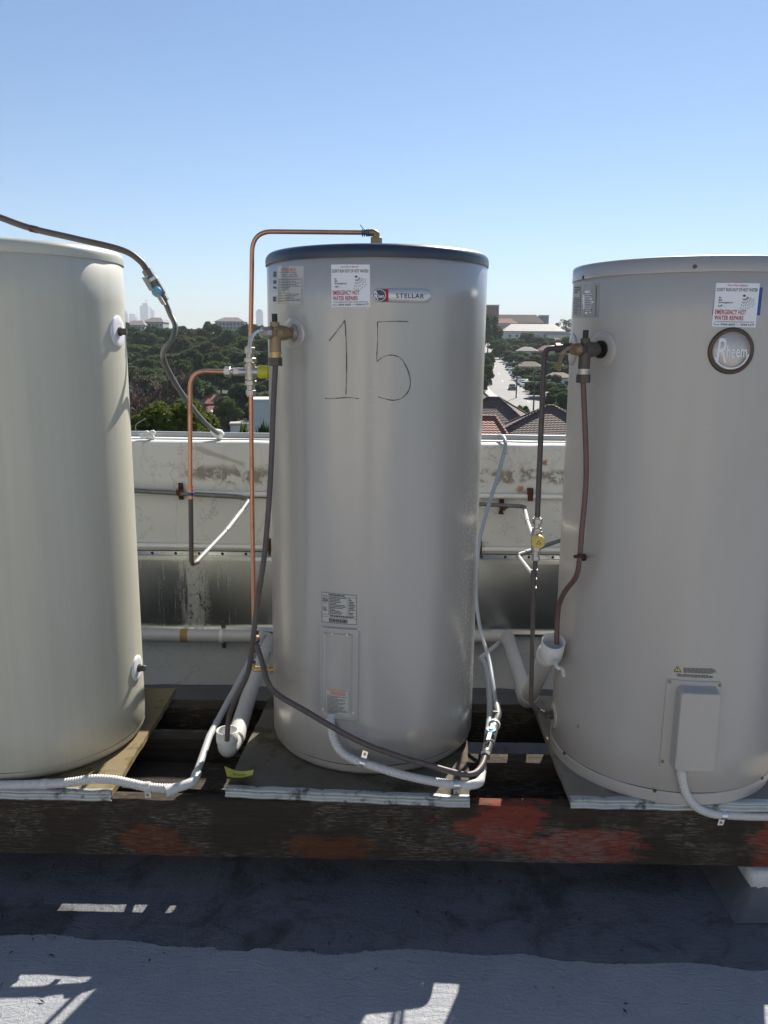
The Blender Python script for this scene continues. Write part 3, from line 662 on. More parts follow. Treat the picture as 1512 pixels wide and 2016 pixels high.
# ================================================================== PLATFORM
def board(label, cs, mat, edge=True, tw=.02):
    """cs: four plan corners fl, fr, br, bl"""
    c = np.array(cs); t = thing('base_board', label, 'board', (*c.mean(0), -tw))
    m = MB(); nseg = 24; g = np.random.default_rng(int(abs(c[0, 0])*100)); V = []
    loop = []
    for i in range(4):
        a, b = c[i], c[(i+1) % 4]; d = (b-a)/np.linalg.norm(b-a); nn = np.array((d[1], -d[0]))
        for k in range(nseg): loop.append(a+(b-a)*k/nseg+nn*g.normal(0, .0012)*(0 if k == 0 else 1))
    n = len(loop)
    V = [(p[0], p[1], z) for z in (-tw, -.002, 0.) for p in [q if z < 0 else q+(c.mean(0)-q)*.003 for q in loop]]
    m.add(V, [(j*n+i, j*n+(i+1) % n, (j+1)*n+(i+1) % n, (j+1)*n+i) for j in range(2) for i in range(n)]+[tuple(range(2*n, 3*n)), tuple(range(n))[::-1]], False)
    part(t, 'panel', m, mat)
    if edge:
        a, b = c[0], c[1]; d = (b-a)/np.linalg.norm(b-a); nn = np.array((d[1], -d[0])); m = MB()
        pr = [(-.012, .0012), (.003, .0018), (.008, -.001), (.009, -.006), (.004, -.0085), (.004, -.0155), (.010, -.018), (.0115, -.0235), (.008, -.027), (.001, -.027)]
        n = 40; V = []
        for i in range(n+1):
            q = a+(b-a)*(i/n); z = .0015*math.sin(i*.9)*math.sin(i*.31)
            for (o, dz) in pr: V.append((q[0]+nn[0]*o, q[1]+nn[1]*o, dz+z))
        K = len(pr); m.add(V, [(i*K+k, i*K+k+1, (i+1)*K+k+1, (i+1)*K+k) for i in range(n) for k in range(K-1)], True); part(t, 'metal_edge', m, 'galv')
    return t
board('mossy yellowed cement board under the cream cylinder', [(-1.52, 2.092), (-.797, 2.092), (-.806, 2.80), (-1.52, 2.80)], 'board_moss')
board('dark stained cement board under the silver grey cylinder', [(-.483, 2.122), (.204, 2.088), (.245, 2.80), (-.450, 2.835)], 'board')
board('pale grey cement board under the beige grey cylinder', [(.483, 2.094), (1.20, 2.092), (1.20, 2.78), (.474, 2.78)], 'board_pale')
def timber(label, x0, x1, y0, y1, z0, z1, mat, seed, name='timber_beam', group=None):
    g = np.random.default_rng(seed); m = MB(); nx_ = max(20, int((x1-x0)*60)); V = []; nprof = 14
    t = thing(name, label, 'beam', ((x0+x1)/2, (y0+y1)/2, z0), group)
    per = []
    for k in range(4):
        a, b = [((y0, z0), (y0, z1)), ((y0, z1), (y1, z1)), ((y1, z1), (y1, z0)), ((y1, z0), (y0, z0))][k]
        ns = 6 if k % 2 == 0 else 3
        for i in range(ns): per.append((a[0]+(b[0]-a[0])*i/ns, a[1]+(b[1]-a[1])*i/ns, i == 0))
    n = len(per); wv = [np.convolve(g.normal(0, 1, nx_+9), np.ones(5)/5, 'valid')[:nx_+1]*.0025 for _ in per]
    for i in range(nx_+1):
        x = x0+(x1-x0)*i/nx_
        for j, (y, z, c) in enumerate(per):
            yc, zc = (y0+y1)/2, (z0+z1)/2; s = 1-(.05 if c else 0); V.append((x, yc+(y-yc)*s+wv[j][i]*(1 if y != y1 else .3), zc+(z-zc)*(1-(.02 if c else 0))+wv[(j+3) % n][i]*.6))
    m.add(V, [(i*n+k, (i+1)*n+k, (i+1)*n+(k+1) % n, i*n+(k+1) % n) for i in range(nx_) for k in range(n)]+[tuple(range(n)), tuple(range(nx_*n, nx_*n+n))[::-1]], False)
    part(t, 'timber', m, mat); return t
fb = timber('long charred black and red painted timber beam along the platform front', -2.1, 2.1, 2.098, 2.138, -.205, -.027, 'beam', 1)
timber('low dark timber bearer added behind the front beam to cut sun and darken the gap', -1.9, 1.25, 2.28, 2.45, -.205, -.100, 'bearer', 6)  # added timber: trims the sun strip on the deck and blackens the gap
for x, y in ((769, 1617), (850, 1612)):
    m = MB(); pz = at(x, y, 2.097); m.stack(pz, (0, -1, 0), [(.003, .011, 8), (.006, .007, 6)]); part(fb, 'bolt', m, 'rust')
timber('dark timber bearer beneath the gap beside the cream cylinder', -2.1, -.3, 2.46, 2.53, -.115, -.026, 'bearer', 2)
timber('sun flecked timber bearer beneath the gap beside the beige cylinder', -.25, 2.1, 2.335, 2.395, -.115, -.026, 'bearer', 3)
timber('dark rear timber bearer running below all three boards', -2.1, 2.1, 2.69, 2.765, -.14, -.026, 'bearer', 4)
def plinth(label, x0, x1, y0, y1):
    t = thing('concrete_plinth', label, 'plinth', ((x0+x1)/2, (y0+y1)/2, DZ))
    m = MB(); z1 = -.212; g = np.random.default_rng(3)
    def P(u, v):
        a = 2*math.pi*u; return None
    prof = [(.075, .0), (.040, .010), (.018, .024), (.004, .042), (-.004, .056)]
    loops = []
    def loop(o, z, jit):
        pts = []
        for (a, b) in (((x0, y0), (x1, y0)), ((x1, y0), (x1, y1)), ((x1, y1), (x0, y1)), ((x0, y1), (x0, y0))):
            for i in range(14):
                q = np.array(a)+(np.array(b)-np.array(a))*i/14; c = np.array(((x0+x1)/2, (y0+y1)/2)); h = np.array(((x1-x0)/2, (y1-y0)/2)); e = (q-c)/h
                pts.append((c[0]+e[0]*(h[0]+o)+g.normal(0, jit), c[1]+e[1]*(h[1]+o)+g.normal(0, jit), z))
        return pts
    L = [loop(o, DZ+.001+z, .0016) for o, z in prof]; n = len(L[0]); V = sum(L, [])
    m.add(V, [(j*n+i, j*n+(i+1) % n, (j+1)*n+(i+1) % n, (j+1)*n+i) for j in range(len(L)-1) for i in range(n)]); part(t, 'footing', m, 'plinth')
    m = MB(); zt = DZ+.001+.052; L = [loop(o, z, .0012) for o, z in ((-.006, zt), (.0, zt+.005), (.002, z1-.01), (-.003, z1-.002), (-.012, z1))]; V = sum(L, [])
    m.add(V, [(j*n+i, j*n+(i+1) % n, (j+1)*n+(i+1) % n, (j+1)*n+i) for j in range(len(L)-1) for i in range(n)]+[tuple(range(4*n, 5*n))]); part(t, 'cap', m, 'plinth_white')
plinth('white painted concrete plinth carrying the beam under the beige cylinder', 1.0, 1.27, 2.085, 2.80)
plinth('painted concrete plinth carrying the beam under the cream cylinder', -1.95, -1.66, 2.085, 2.80)

# ================================================================== PLUMBING
def pipe(t, name, pts, r, mat, n=14, label=None): m = MB(); m.sweep(pts, r, n); return part(t, name, m, mat, label)
def fit(t, name, p, d, segs, mat, label=None): m = MB(); m.stack(p, d, segs); return part(t, name, m, mat, label)
def unit(v): v = np.array(v, float); return v/np.linalg.norm(v)

# --- cylinder 2: hot outlet elbow and copper run to the tempering valve
lt = T2.S(0, 0)*0+np.array((T2.x+T2.sh[0]*1.5, T2.y+T2.sh[1]*1.5, 1.500))
YH = lt[1]
top = at(741, 458, YH)
t = thing('hot_water_pipe', 'bright copper pipe arching from the dark lid down to the valve', 'pipe', (lt[0], lt[1], 1.5))
fit(t, 'outlet_nut', (top[0], YH, 1.482), (0, 0, 1), [(.032, .014, 12), (.022, .0165, 6), (.012, .0095, 14)], 'brass')
m = MB(); m.sweep(fillet([(top[0], YH, top[2]-.035), (top[0], YH, top[2]), (top[0]-.028, YH, top[2])], .012), .0105); part(t, 'elbow', m, 'brass')
run = fillet([top-np.array((.02, 0, 0)), at(497, 455.5, 2.49), at(493, 700, 2.49)], .058, 12)
pipe(t, 'copper_run', run, .0068, 'copper')
m = MB()
for i in range(4): m.sweep([top+np.array((-.040+.006*i, .0, 0))+.0092*np.array((0, math.cos(a), math.sin(a))) for a in np.linspace(0, 5.5+i*.3, 14)], .0022, 6)
m.sweep([top+np.array((-.03, -.009, .004)), top+np.array((-.040, -.012, .012)), top+np.array((-.046, -.012, .02))], .0014, 6)
part(t, 'blue_tape', m, 'bluetape', 'frayed blue thread tape')

# --- tempering valve
vc = at(493, 732, 2.49)
t = thing('tempering_valve', 'nickel tempering valve with bright yellow cap beside the silver cylinder', 'valve', vc)
X, Z = np.array((1., 0, 0)), np.array((0, 0, 1.))
m = MB(); m.stack(vc-.022*Z, Z, [(.044, .0165, 20)]); m.stack(vc-.035*X, X, [(.03, .012, 18), (.033, .0155, 18)]); part(t, 'body', m, 'chrome')
fit(t, 'cap', vc+.024*X, X, [(.004, .0185, 20), (.026, .0205, 20, .019), (.004, .019, 20, .013)], 'yellow')
fit(t, 'union_nut', vc+.02*Z, Z, [(.008, .012, 18), (.013, .0175, 6), (.012, .0115, 16), (.019, .0155, 6), (.004, .012, 16)], 'chrome')
fit(t, 'union_nut', vc-.02*Z, -Z, [(.006, .012, 18), (.014, .0175, 6), (.014, .0115, 16), (.016, .0155, 6), (.004, .012, 16)], 'chrome')
fit(t, 'union_nut', vc-.033*X, -X, [(.018, .0125, 6), (.008, .011, 16), (.018, .0155, 6), (.003, .011, 16)], 'chrome')

# --- warm outlet: copper loop, joint, dark riser, silver diagonal to the wall
a = vc-.07*X
t = thing('warm_water_pipe', 'copper loop turning into brown pipe and silver diagonal to the wall', 'pipe', at(376, 1108, 2.49))
j = at(374.5, 958, 2.49)
pipe(t, 'copper_run', fillet([a, at(374, 729.5, 2.49), j], .062, 12), .0068, 'copper')
fit(t, 'joint', j+.004*Z, -Z, [(.010, .0088, 16), (.004, .0105, 16), (.010, .0084, 16), (.008, .0105, 16), (.006, .0084, 16), (.004, .0098, 16)], 'copper')
fit(t, 'joint_ring', j-.018*Z, -Z, [(.009, .0115, 12)], 'bluetape')
e1 = at(377, 1111, 2.49); k1 = at(447, 1043, 2.86); k2 = at(489, 984, 3.18); k3 = at(478, 979, 3.345)
pipe(t, 'brown_riser', fillet([j-.036*Z, e1, at(389, 1106, 2.56)], .022), .0076, 'aged')
pipe(t, 'silver_diagonal', [at(386, 1107, 2.54), k1], .0072, 'silverpipe')
fit(t, 'collar', k1-.012*unit(k1-e1), unit(k1-e1), [(.005, .0095, 16), (.004, .0084, 16), (.006, .0102, 16)], 'zinc')
pipe(t, 'silver_diagonal', [k1, at(477, 1004, 3.06)], .0090, 'silverpipe')
k4 = at(262, 966, 3.352); k4b = k4+(k4-k3)/np.linalg.norm(k4-k3)*1.6
pipe(t, 'wall_run', fillet([at(476, 1005, 3.055), at(491, 984, 3.20), at(470, 978, 3.35), k4, k4b], .05), .0098, 'weathered')
ck = at(352, 971, 3.34)
def bracket(c, rp, g_):
    m = MB(); K = 7; V = []
    for k in range(K):
        z = -.036+.072*k/(K-1); w0, w1 = .010+g_.normal(0, .0016), .010+g_.normal(0, .0016); V += [(c[0]-w0, WY-.012, c[2]+z), (c[0]+w1, WY-.012, c[2]+z), (c[0]+w1, WY-.0155+g_.normal(0, .001), c[2]+z), (c[0]-w0, WY-.0155+g_.normal(0, .001), c[2]+z)]
    m.add(V, [(4*k+i, 4*k+(i+1) % 4, 4*k+4+(i+1) % 4, 4*k+4+i) for k in range(K-1) for i in range(4)]+[(3, 2, 1, 0), (4*K-4, 4*K-3, 4*K-2, 4*K-1)], False)
    m.sweep([(c[0]-.009, c[1], c[2]), (c[0]-.003, c[1], c[2]), (c[0]+.004, c[1], c[2]), (c[0]+.009, c[1], c[2])], [rp*1.22, rp*1.3, rp*1.26, rp*1.22], 12)
    for s_ in (1, -1): m.stack((c[0]+.001, WY-.0155, c[2]+s_*.024), (0, -1, 0), [(.004, .0065, 6), (.004, .0035, 8)])
    m.obox((c[0]+.014, c[1]-.006, c[2]+.006), (.006, 0, .004), (0, .003, 0), (-.003, 0, .006)); return m
m = bracket(at(352, 970, 3.352), .0098, np.random.default_rng(31))
part(t, 'rusty_bracket', m, 'rust', 'rusted pipe bracket')

# --- relief valves
def relief(label, c, n, drop, lever_mat, mats, cap, grp=None):
    body_m, nut_m = mats
    t = thing('relief_valve', label, 'valve', c+n*.06)
    b = c+n*.062
    m = MB(); m.stack(c+n*.002, n, [(.018, .0125, 16), (.006, .0155, 16), (.026, .0185, 18, .0215), (.018, .0215, 18, .0195), (.012, .0165, 16)])
    m.stack(b+.012*Z, -Z, [(.03, .0175, 18), (.032, .0155, 18)]); m.stack(b+.014*Z, Z, [(.014, .0125, 14)]); part(t, 'body', m, body_m)
    fit(t, 'inlet_ring', c+n*.004, n, [(.006, .0235, 20), (.004, .0195, 20)], 'chrome' if body_m == 'brass' else 'black')
    fit(t, 'cap', b+.027*Z, Z, [(.022, .0075, 12)], cap)
    fit(t, 'thread', b-.050*Z, -Z, [(.004, .0175, 16), (.004, .0135, 16), (.006, .0155, 16), (.003, .0135, 16)], 'brass_bright' if body_m == 'brass' else 'chrome')
    fit(t, 'nut', b-.064*Z, -Z, [(.022, .0185, 6)], nut_m)
    e = c+n*.082
    fit(t, 'bonnet', e, n, [(.012, .0165, 8), (.010, .0145, 18), (.003, .012, 18)], 'chrome' if body_m == 'brass' else 'brass')
    q = e+n*.023; s = unit(np.cross(n, Z))
    m = MB(); P = spline([q+Z*.006, q+n*.012+Z*.004, q+n*.03-Z*.008, q+n*.040-Z*.028, q+n*.042-Z*.055], 6); V = []
    for i, p_ in enumerate(P):
        dd = unit(P[min(i+1, len(P)-1)]-P[max(i-1, 0)]); u = np.cross(dd, s)
        V += [p_+s*.0065+u*.0014, p_-s*.0065+u*.0014, p_-s*.0065-u*.0014, p_+s*.0065-u*.0014]
    m.add(V, [(4*i+k, 4*i+(k+1) % 4, 4*i+4+(k+1) % 4, 4*i+4+k) for i in range(len(P)-1) for k in range(4)]+[(0, 3, 2, 1), tuple(4*len(P)-4+k for k in range(4))], False); part(t, 'lever', m, lever_mat)
    return b-.08*Z
r2 = relief('brass relief valve with chrome lever on the silver grey cylinder', c2, n2, 0, 'zinc', ('brass', 'dark_fit'), 'black')
r3 = relief('tarnished relief valve with gold lever on the beige grey cylinder', c3, n3, 0, 'brass', ('dark_fit', 'dark_fit'), 'black')
t = thing('relief_drain_pipe', 'long dark brown pipe from brass relief valve into the open drain cup', 'pipe', at(447, 1450, 2.36))
yv = r2[1]
pipe(t, 'pipe', spline([r2+.015*Z, r2, at(538, 800, yv), at(533, 930, yv-.002), at(522, 1080, yv-.004), at(506, 1190, yv-.002), at(498, 1260, yv+.0), at(488, 1325, yv+.03), at(467, 1370, yv+.06), at(451, 1410, yv+.085), at(447, 1458, yv+.088)], 12), .0076, 'aged')
t = thing('relief_drain_pipe', 'reddish brown pipe bending from tarnished relief valve into tilted white cup', 'pipe', at(1097, 1255, 2.26))
y3 = r3[1]
pp3 = [r3+.015*Z, r3, at(1154, 930, y3), at(1145, 1050, y3), at(1141, 1100, y3+.005), at(1134, 1135, y3+.02), at(1112, 1165, y3+.06), at(1101, 1190, y3+.09), at(1097, 1225, y3+.10), at(1096, 1268, y3+.10)]
pipe(t, 'pipe', spline(pp3, 12), .0074, 'aged_red')
a3 = T3.pt(1150, 1097)
m = MB(); m.sweep([at(1131, 1096, y3), at(1141, 1094, y3-.012), at(1150, 1096, y3+.008), a3+np.array((0, -.002, 0))], .005, 8); m.stack(a3, T3.N(T3.inv(1150, 1097)[0]), [(.003, .011, 10)]); part(t, 'rusty_clip', m, 'rust', 'rusted clip staining the tank')

# --- cylinder 2 cold feed: copper from valve to tee, elbow and nipple
t = thing('cold_feed_assembly', 'copper drop with brass check valve and elbow low on the silver cylinder', 'pipe', at(497, 1318, 2.49))
pipe(t, 'copper_drop', [vc-.07*Z, at(496.5, 1000, 2.49), at(500, 1240, 2.49)], .0068, 'copper')
b0 = at(502, 1240, 2.49)
fit(t, 'check_valve', b0, -Z, [(.012, .012, 6), (.014, .0095, 14), (.016, .0145, 6), (.012, .010, 14), (.020, .0115, 14)], 'dark_fit')
fit(t, 'bulge', b0+np.array((.004, -.008, -.022)), (.3, -1, 0), [(.01, .010, 6), (.006, .007, 12)], 'brass')
el = at(498, 1317, 2.49)
fit(t, 'copper_stub', el+np.array((0, 0, .052)), -Z, [(.014, .0085, 14), (.010, .0075, 14)], 'copper')
fit(t, 'blue_ring', el+np.array((0, 0, .032)), -Z, [(.005, .0105, 14), (.006, .0095, 14)], 'bluetape')
m = MB(); m.sweep(fillet([el+.024*Z, el, el+.030*X], .012), .0095); part(t, 'elbow', m, 'brass_bright')
fit(t, 'nipple', el+.028*X, X, [(.010, .0075, 14), (.006, .0125, 6), (.007, .009, 14), (.008, .013, 6), (.03, .010, 14)], 'brass_bright')

# --- cold feed flexible brown pipe across the tank foot, valve, blue-grey riser over the parapet
t = thing('cold_feed_pipe', 'brown pipe sagging across the silver cylinder foot up through blue handled valve', 'pipe', at(968, 1455, 2.30))
P = spline([at(506, 1272, 2.45), at(515, 1300, 2.38), at(526, 1340, 2.28), at(545, 1366, 2.19), at(600, 1399, 2.155), at(700, 1456, 2.145), at(780, 1487, 2.135), at(850, 1508, 2.125), at(905, 1523, 2.118), at(932, 1523, 2.13), at(948, 1508, 2.17), at(956, 1487, 2.22)], 10)
pipe(t, 'brown_hose', P, .0082, 'aged')
va, vb = at(955, 1490, 2.215), at(974, 1424, 2.40)
d = unit(vb-va)
L = np.linalg.norm(vb-va)
m = MB(); m.stack(va, d, [(.018, .0145, 6), (L*.28, .0135, 16), (L*.40, .0165, 16), (L*.30-.012, .015, 16)]); vo_ = part(t, 'ball_valve', m, 'weathered')
vm = va+d*L*.56; fr = unit(np.cross(d, X)); fr = fr if fr[1] < 0 else -fr
m = MB(); m.stack(vm+fr*.012, fr, [(.010, .009, 12), (.007, .0165, 16, .0145), (.003, .006, 12)]); m.obox(vm+fr*.024+d*.020, d*.018, X*.006, fr*.003); part(vo_, 'blue_handle', m, 'blue', 'chipped blue butterfly handle')
m = MB(); m.obox(vm+fr*.024-d*.034, d*.024, X*.006, fr*.0035); part(vo_, 'worn_lever', m, 'silverpipe')
fit(t, 'white_collar', vb-d*.012, d, [(.008, .0185, 18)], 'white')
m = MB(); m.sweep(spline([vb-d*.01, at(980, 1408, 2.43), at(977, 1388, 2.48)], 6), .0115); m.stack(at(981, 1404, 2.43), (-1, 0, .1), [(.018, .006, 8)]); part(t, 'corroded_elbow', m, 'weathered')
Q = spline([at(977, 1392, 2.47), at(970, 1340, 2.56), at(962, 1295, 2.66), at(946, 1240, 2.76), at(938, 1180, 2.86), at(939, 1120, 2.95), at(945, 1060, 3.06), at(962, 995, 3.20), at(978, 945, 3.29), at(990, 900, 3.355), at(995, 876, 3.385), at(992, 862, 3.43), at(984, 858, 3.50)], 12)
pipe(t, 'blue_grey_riser', Q, [.0064+.0018*min(1, max(0, (i-40)/60)) for i in range(len(Q))], 'bluegrey')

# --- pipe over the cream tank to the parapet, with valve
t = thing('overhead_pipe', 'weathered dark pipe passing over the cream cylinder down to the parapet', 'pipe', at(432, 858, 3.47))
P = spline([at(-420, 330, 2.5), at(-200, 372, 2.56), at(-60, 408, 2.6), at(0, 428, 2.61), at(60, 449, 2.62), at(150, 470, 2.63), at(240, 492, 2.65), at(276, 514, 2.66), at(291, 536, 2.67)], 12)
pipe(t, 'dark_run', P, .0098, 'aged')
mk = at(67, 451, 2.622); m = MB(); m.stack(mk-.012*unit(P[60]-P[58]), unit(P[60]-P[58]), [(.024, .0108, 16)]); part(t, 'rust_patch', m, 'rust')
va, vb = at(288, 530, 2.668), at(325, 593, 2.69); d = unit(vb-va); L = np.linalg.norm(vb-va)
m = MB(); m.stack(va, d, [(L*.22, .0165, 6), (L*.10, .0135, 16), (L*.48, .0175, 16), (L*.2, .0155, 6)]); vo_ = part(t, 'ball_valve', m, 'weathered')
fit(vo_, 'tape_ring', va+d*L*.26, d, [(.01, .018, 14)], 'white')
vm = va+d*L*.66; fr = unit(np.cross(d, X)); fr = fr if fr[1] < 0 else -fr; lf = unit(np.cross(fr, d))
m = MB(); m.stack(vm+fr*.014, fr, [(.008, .009, 12), (.007, .0175, 16, .015)]); part(vo_, 'blue_handle', m, 'blue', 'chipped blue butterfly handle')
m = MB(); m.obox(vm+fr*.026-d*.026-X*.012, d*.022, X*.007, fr*.004); m.obox(vm+fr*.026+d*.026, d*.018, X*.006, fr*.004); part(vo_, 'worn_lever', m, 'silverpipe')
m = MB(); m.sweep(spline([va+d*.02+fr*.018, va+d*.028+fr*.02-X*.018, va+d*.038+fr*.02-X*.022], 5), .0014, 5); part(vo_, 'tape_end', m, 'white')
Q = spline([vb-d*.006, at(335, 618, 2.685), at(345, 642, 2.665), at(339, 668, 2.64), at(325, 686, 2.635), at(321, 703, 2.655), at(333, 733, 2.74), at(362, 780, 2.95), at(400, 828, 3.25), at(432, 856, 3.47)], 12)
pipe(t, 'weathered_run', Q, .0088, 'weathered')
m = MB(); e = at(432, 856, 3.47); m.stack(e+np.array((-.03, -.02, .022)), (.8, .3, -.5), [(.02, .011, 10, .015), (.02, .017, 10, .022), (.015, .022, 10, .014)]); part(t, 'sealant_collar', m, 'fabric')

# --- conduit and scraps on the parapet top
t = thing('parapet_conduit', 'thin pale conduit lying along the top of the parapet', 'conduit', (0, 3.50, .836))
m = MB(); m.sweep([(x, 3.505+.004*math.sin(x*3), .8505+.0015*math.sin(x*5+1)) for x in np.linspace(-8, 8, 120)], .0125, 12); part(t, 'tube', m, 'conduit_grey')
t = thing('sealant_lump', 'white lump of sealant with a stray wire on the parapet', 'sealant', at(288, 868, 3.42))
m = MB(); c = at(288, 857, 3.44); g = np.random.default_rng(6)
for i in range(6):
    o = c+g.normal(0, .010, 3)*np.array((1.8, .8, .5)); o[2] = max(o[2], .84); m.sweep([o-np.array((.016, 0, .003)), o-np.array((.008, 0, 0)), o+np.array((.006, 0, .002)), o+np.array((.015, 0, -.002))], [.003, .010, .011, .003], 9)
part(t, 'lump', m, 'fabric')
m = MB(); m.sweep(spline([at(283, 858, 3.44), at(270, 852, 3.44), at(267, 838, 3.44), at(273, 832, 3.44), at(286, 824, 3.44)], 6), .0016, 6); part(t, 'wire', m, 'silverpipe')

# --- pipes along the wall
def wallpipe(label, z, y, r, mat, x0=-6, x1=6, dz=0, name='wall_conduit'):
    t = thing(name, label, 'pipe', ((x0+x1)/2, y, z)); m = MB()
    m.sweep([(x, y, z+dz*(x-x0)/(x1-x0)+.0012*math.sin(x*4)) for x in np.linspace(x0, x1, 90)], r, 12); part(t, 'tube', m, mat); return t
u1 = wallpipe('upper white conduit clipped along the parapet wall', .616, 3.388, .0112, 'pvc')
u2 = wallpipe('lower white conduit running just above the galvanised flashing', .388, 3.388, .0112, 'pvc')
wallpipe('peeling dark painted pipe sloping above the upper white conduit', .668, 3.392, .0095, 'weathered', -3, .05, -.075)
for o, x, z, zz in ((u1, 1045, 970, .616), (u2, 530, 1064, .388), (u2, 944, 1072, .388)):
    c = at(x, z, 3.37); m = MB(); m.box((c[0]-.011, 3.372, zz-.016), (c[0]+.011, 3.3755, zz+.034)); m.box((c[0]-.011, 3.374, zz+.012), (c[0]+.011, 3.3985, zz+.036)); m.stack((c[0], 3.373, zz+.022), (0, -1, 0), [(.003, .005, 10)]); part(o, 'rusty_saddle', m, 'rust')

# --- PVC drains
t = thing('drain_pipe', 'white drain pipe along the wall ending in an open cup beside the cream cylinder', 'drain pipe', at(450, 1470, 2.38))
RW = .028
pw = at(505, 1253, 3.35); pe = at(527, 1258, 3.34); xl = np.array((pw[0]-6, pw[1], pw[2]+.01))
pipe(t, 'wall_run', [xl, pw], RW, 'pvc_aged', 22)
end = at(463, 1455, 2.405)
pipe(t, 'elbow', fillet([pw-.015*X, pe+.004*X, pe+.18*unit(end-pe)], .05, 10), RW*1.12, 'pvc_aged', 22)
pipe(t, 'sloping_run', [pe+.12*unit(end-pe), end], RW, 'pvc_aged', 22)
cup = at(447, 1437, 2.36); cb = cup-.075*Z
dirn = unit(end-pe)
m = MB(); m.sweep(fillet([end-.03*dirn, np.array((cup[0], cup[1]+.0, end[2]-.012)), cup-.03*Z], .045, 10), RW*1.1, 22); part(t, 'cup_elbow', m, 'pvc')
m = MB(); n = 28
pr = [(RW*1.1, -.042), (RW*1.2, -.038), (RW*1.2, .0), (RW*1.08, .0), (RW*1.06, -.03), (RW*1.0, -.036)]
V = [(cup[0]+r*math.cos(2*math.pi*k/n), cup[1]+r*math.sin(2*math.pi*k/n), cup[2]+z) for r, z in pr for k in range(n)]
m.add(V, [(i*n+k, i*n+(k+1) % n, (i+1)*n+(k+1) % n, (i+1)*n+k) for i in range(len(pr)-1) for k in range(n)]); part(t, 'cup', m, 'pvc')
cs_ = at(437, 1253, 3.35); cs_ = xl+(pw-xl)*((cs_[0]-xl[0])/(pw[0]-xl[0])); m = MB(); m.sweep([cs_-.008*X, cs_+.008*X], RW*1.13, 22); part(t, 'clip', m, 'pvc')
for s in (1, -1):
    m = MB(); m.box((cs_[0]-.004, WY-.04, cs_[2]+s*.046-.014), (cs_[0]+.012, WY-.026, cs_[2]+s*.046+.014)); part(t, 'clip_foot', m, 'dark_fit')
m = MB(); st = at(364, 1253, 3.35); st = xl+(pw-xl)*((st[0]-xl[0])/(pw[0]-xl[0])); m.sweep([st-.016*X, st-.008*X, st+.010*X, st+.016*X], [RW+.0003, RW+.0009, RW+.0009, RW+.0003], 22, False); part(t, 'rust_stain', m, M('rust_stain', (.36, .22, .09), .6, 0, .3, 30), 'rusty drip stain around the pipe')

t = thing('drain_pipe', 'white drain pipe rising from the wall into a tilted cup beside the beige cylinder', 'drain pipe', at(1040, 1380, 2.62))
qa = at(925, 1254, 3.35); qb = at(998, 1254, 3.33); qc = at(1038, 1378, 2.64); qd = at(1090, 1262, 2.285)
pipe(t, 'wall_run', [qa-.5*X, qb-.03*X], RW, 'pvc_aged', 22)
pipe(t, 'elbow', fillet([qb-.07*X, qb, qb+.10*unit(qc-qb)], .05, 10), RW*1.12, 'pvc_aged', 22)
pipe(t, 'falling_run', [qb+.06*unit(qc-qb), qc-.06*unit(qc-qb)], RW, 'pvc_aged', 22)
du = unit(qd-qc)
pipe(t, 'elbow', fillet([qc-.10*unit(qc-qb), qc, qc+.05*du], .055, 10), RW*1.12, 'pvc_aged', 22)
pipe(t, 'tilted_run', [qc+.04*du, qd-.11*du], RW, 'pvc_print', 22)
m = MB(); p0 = qd-.125*du; m.stack(p0, du, [(.012, RW*1.04, 24, RW*1.16), (.03, RW*1.16, 24), (.01, RW*1.16, 24, RW*1.05), (.012, RW*1.05, 24)])
part(t, 'socket', m, 'pvc')
m = MB(); up = unit(du*.55+Z*.45); pr = [(RW*1.05, -.070), (RW*1.2, -.052), (RW*1.22, .0), (RW*1.1, .0), (RW*1.08, -.035), (.004, -.04)]
e1_ = unit(np.cross(up, (0, 1, 0))); e2_ = np.cross(up, e1_); n = 28
V = [qd+up*z+r*(math.cos(2*math.pi*k/n)*e1_+math.sin(2*math.pi*k/n)*e2_) for r, z in pr for k in range(n)]
m.add(V, [(i*n+k, i*n+(k+1) % n, (i+1)*n+(k+1) % n, (i+1)*n+k) for i in range(len(pr)-1) for k in range(n)]); part(t, 'cup', m, 'pvc')
m = MB(); sp_ = qd-.10*du; m.sweep([sp_-.006*du, sp_+.006*du], RW*1.2, 24)
m.sweep(spline([sp_+np.array((.03, -.01, .004)), at(1096, 1312, 2.21), at(1106, 1317, 2.22), at(1110, 1330, 2.235)], 6), .0055, 8); part(t, 'strap', m, 'pvc', 'white strap hooked to the tank')
m = MB(); g = np.random.default_rng(3); rgt = unit(np.cross(du, FW))
for i in range(12):
    c = qc+(.062+.0085*i)*du-FW*(RW+.0003)+rgt*.004; m.obox(c, du*g.uniform(.001, .003), rgt*.0045, FW*.0003)
part(t, 'printed_marking', m, 'ink_grey')

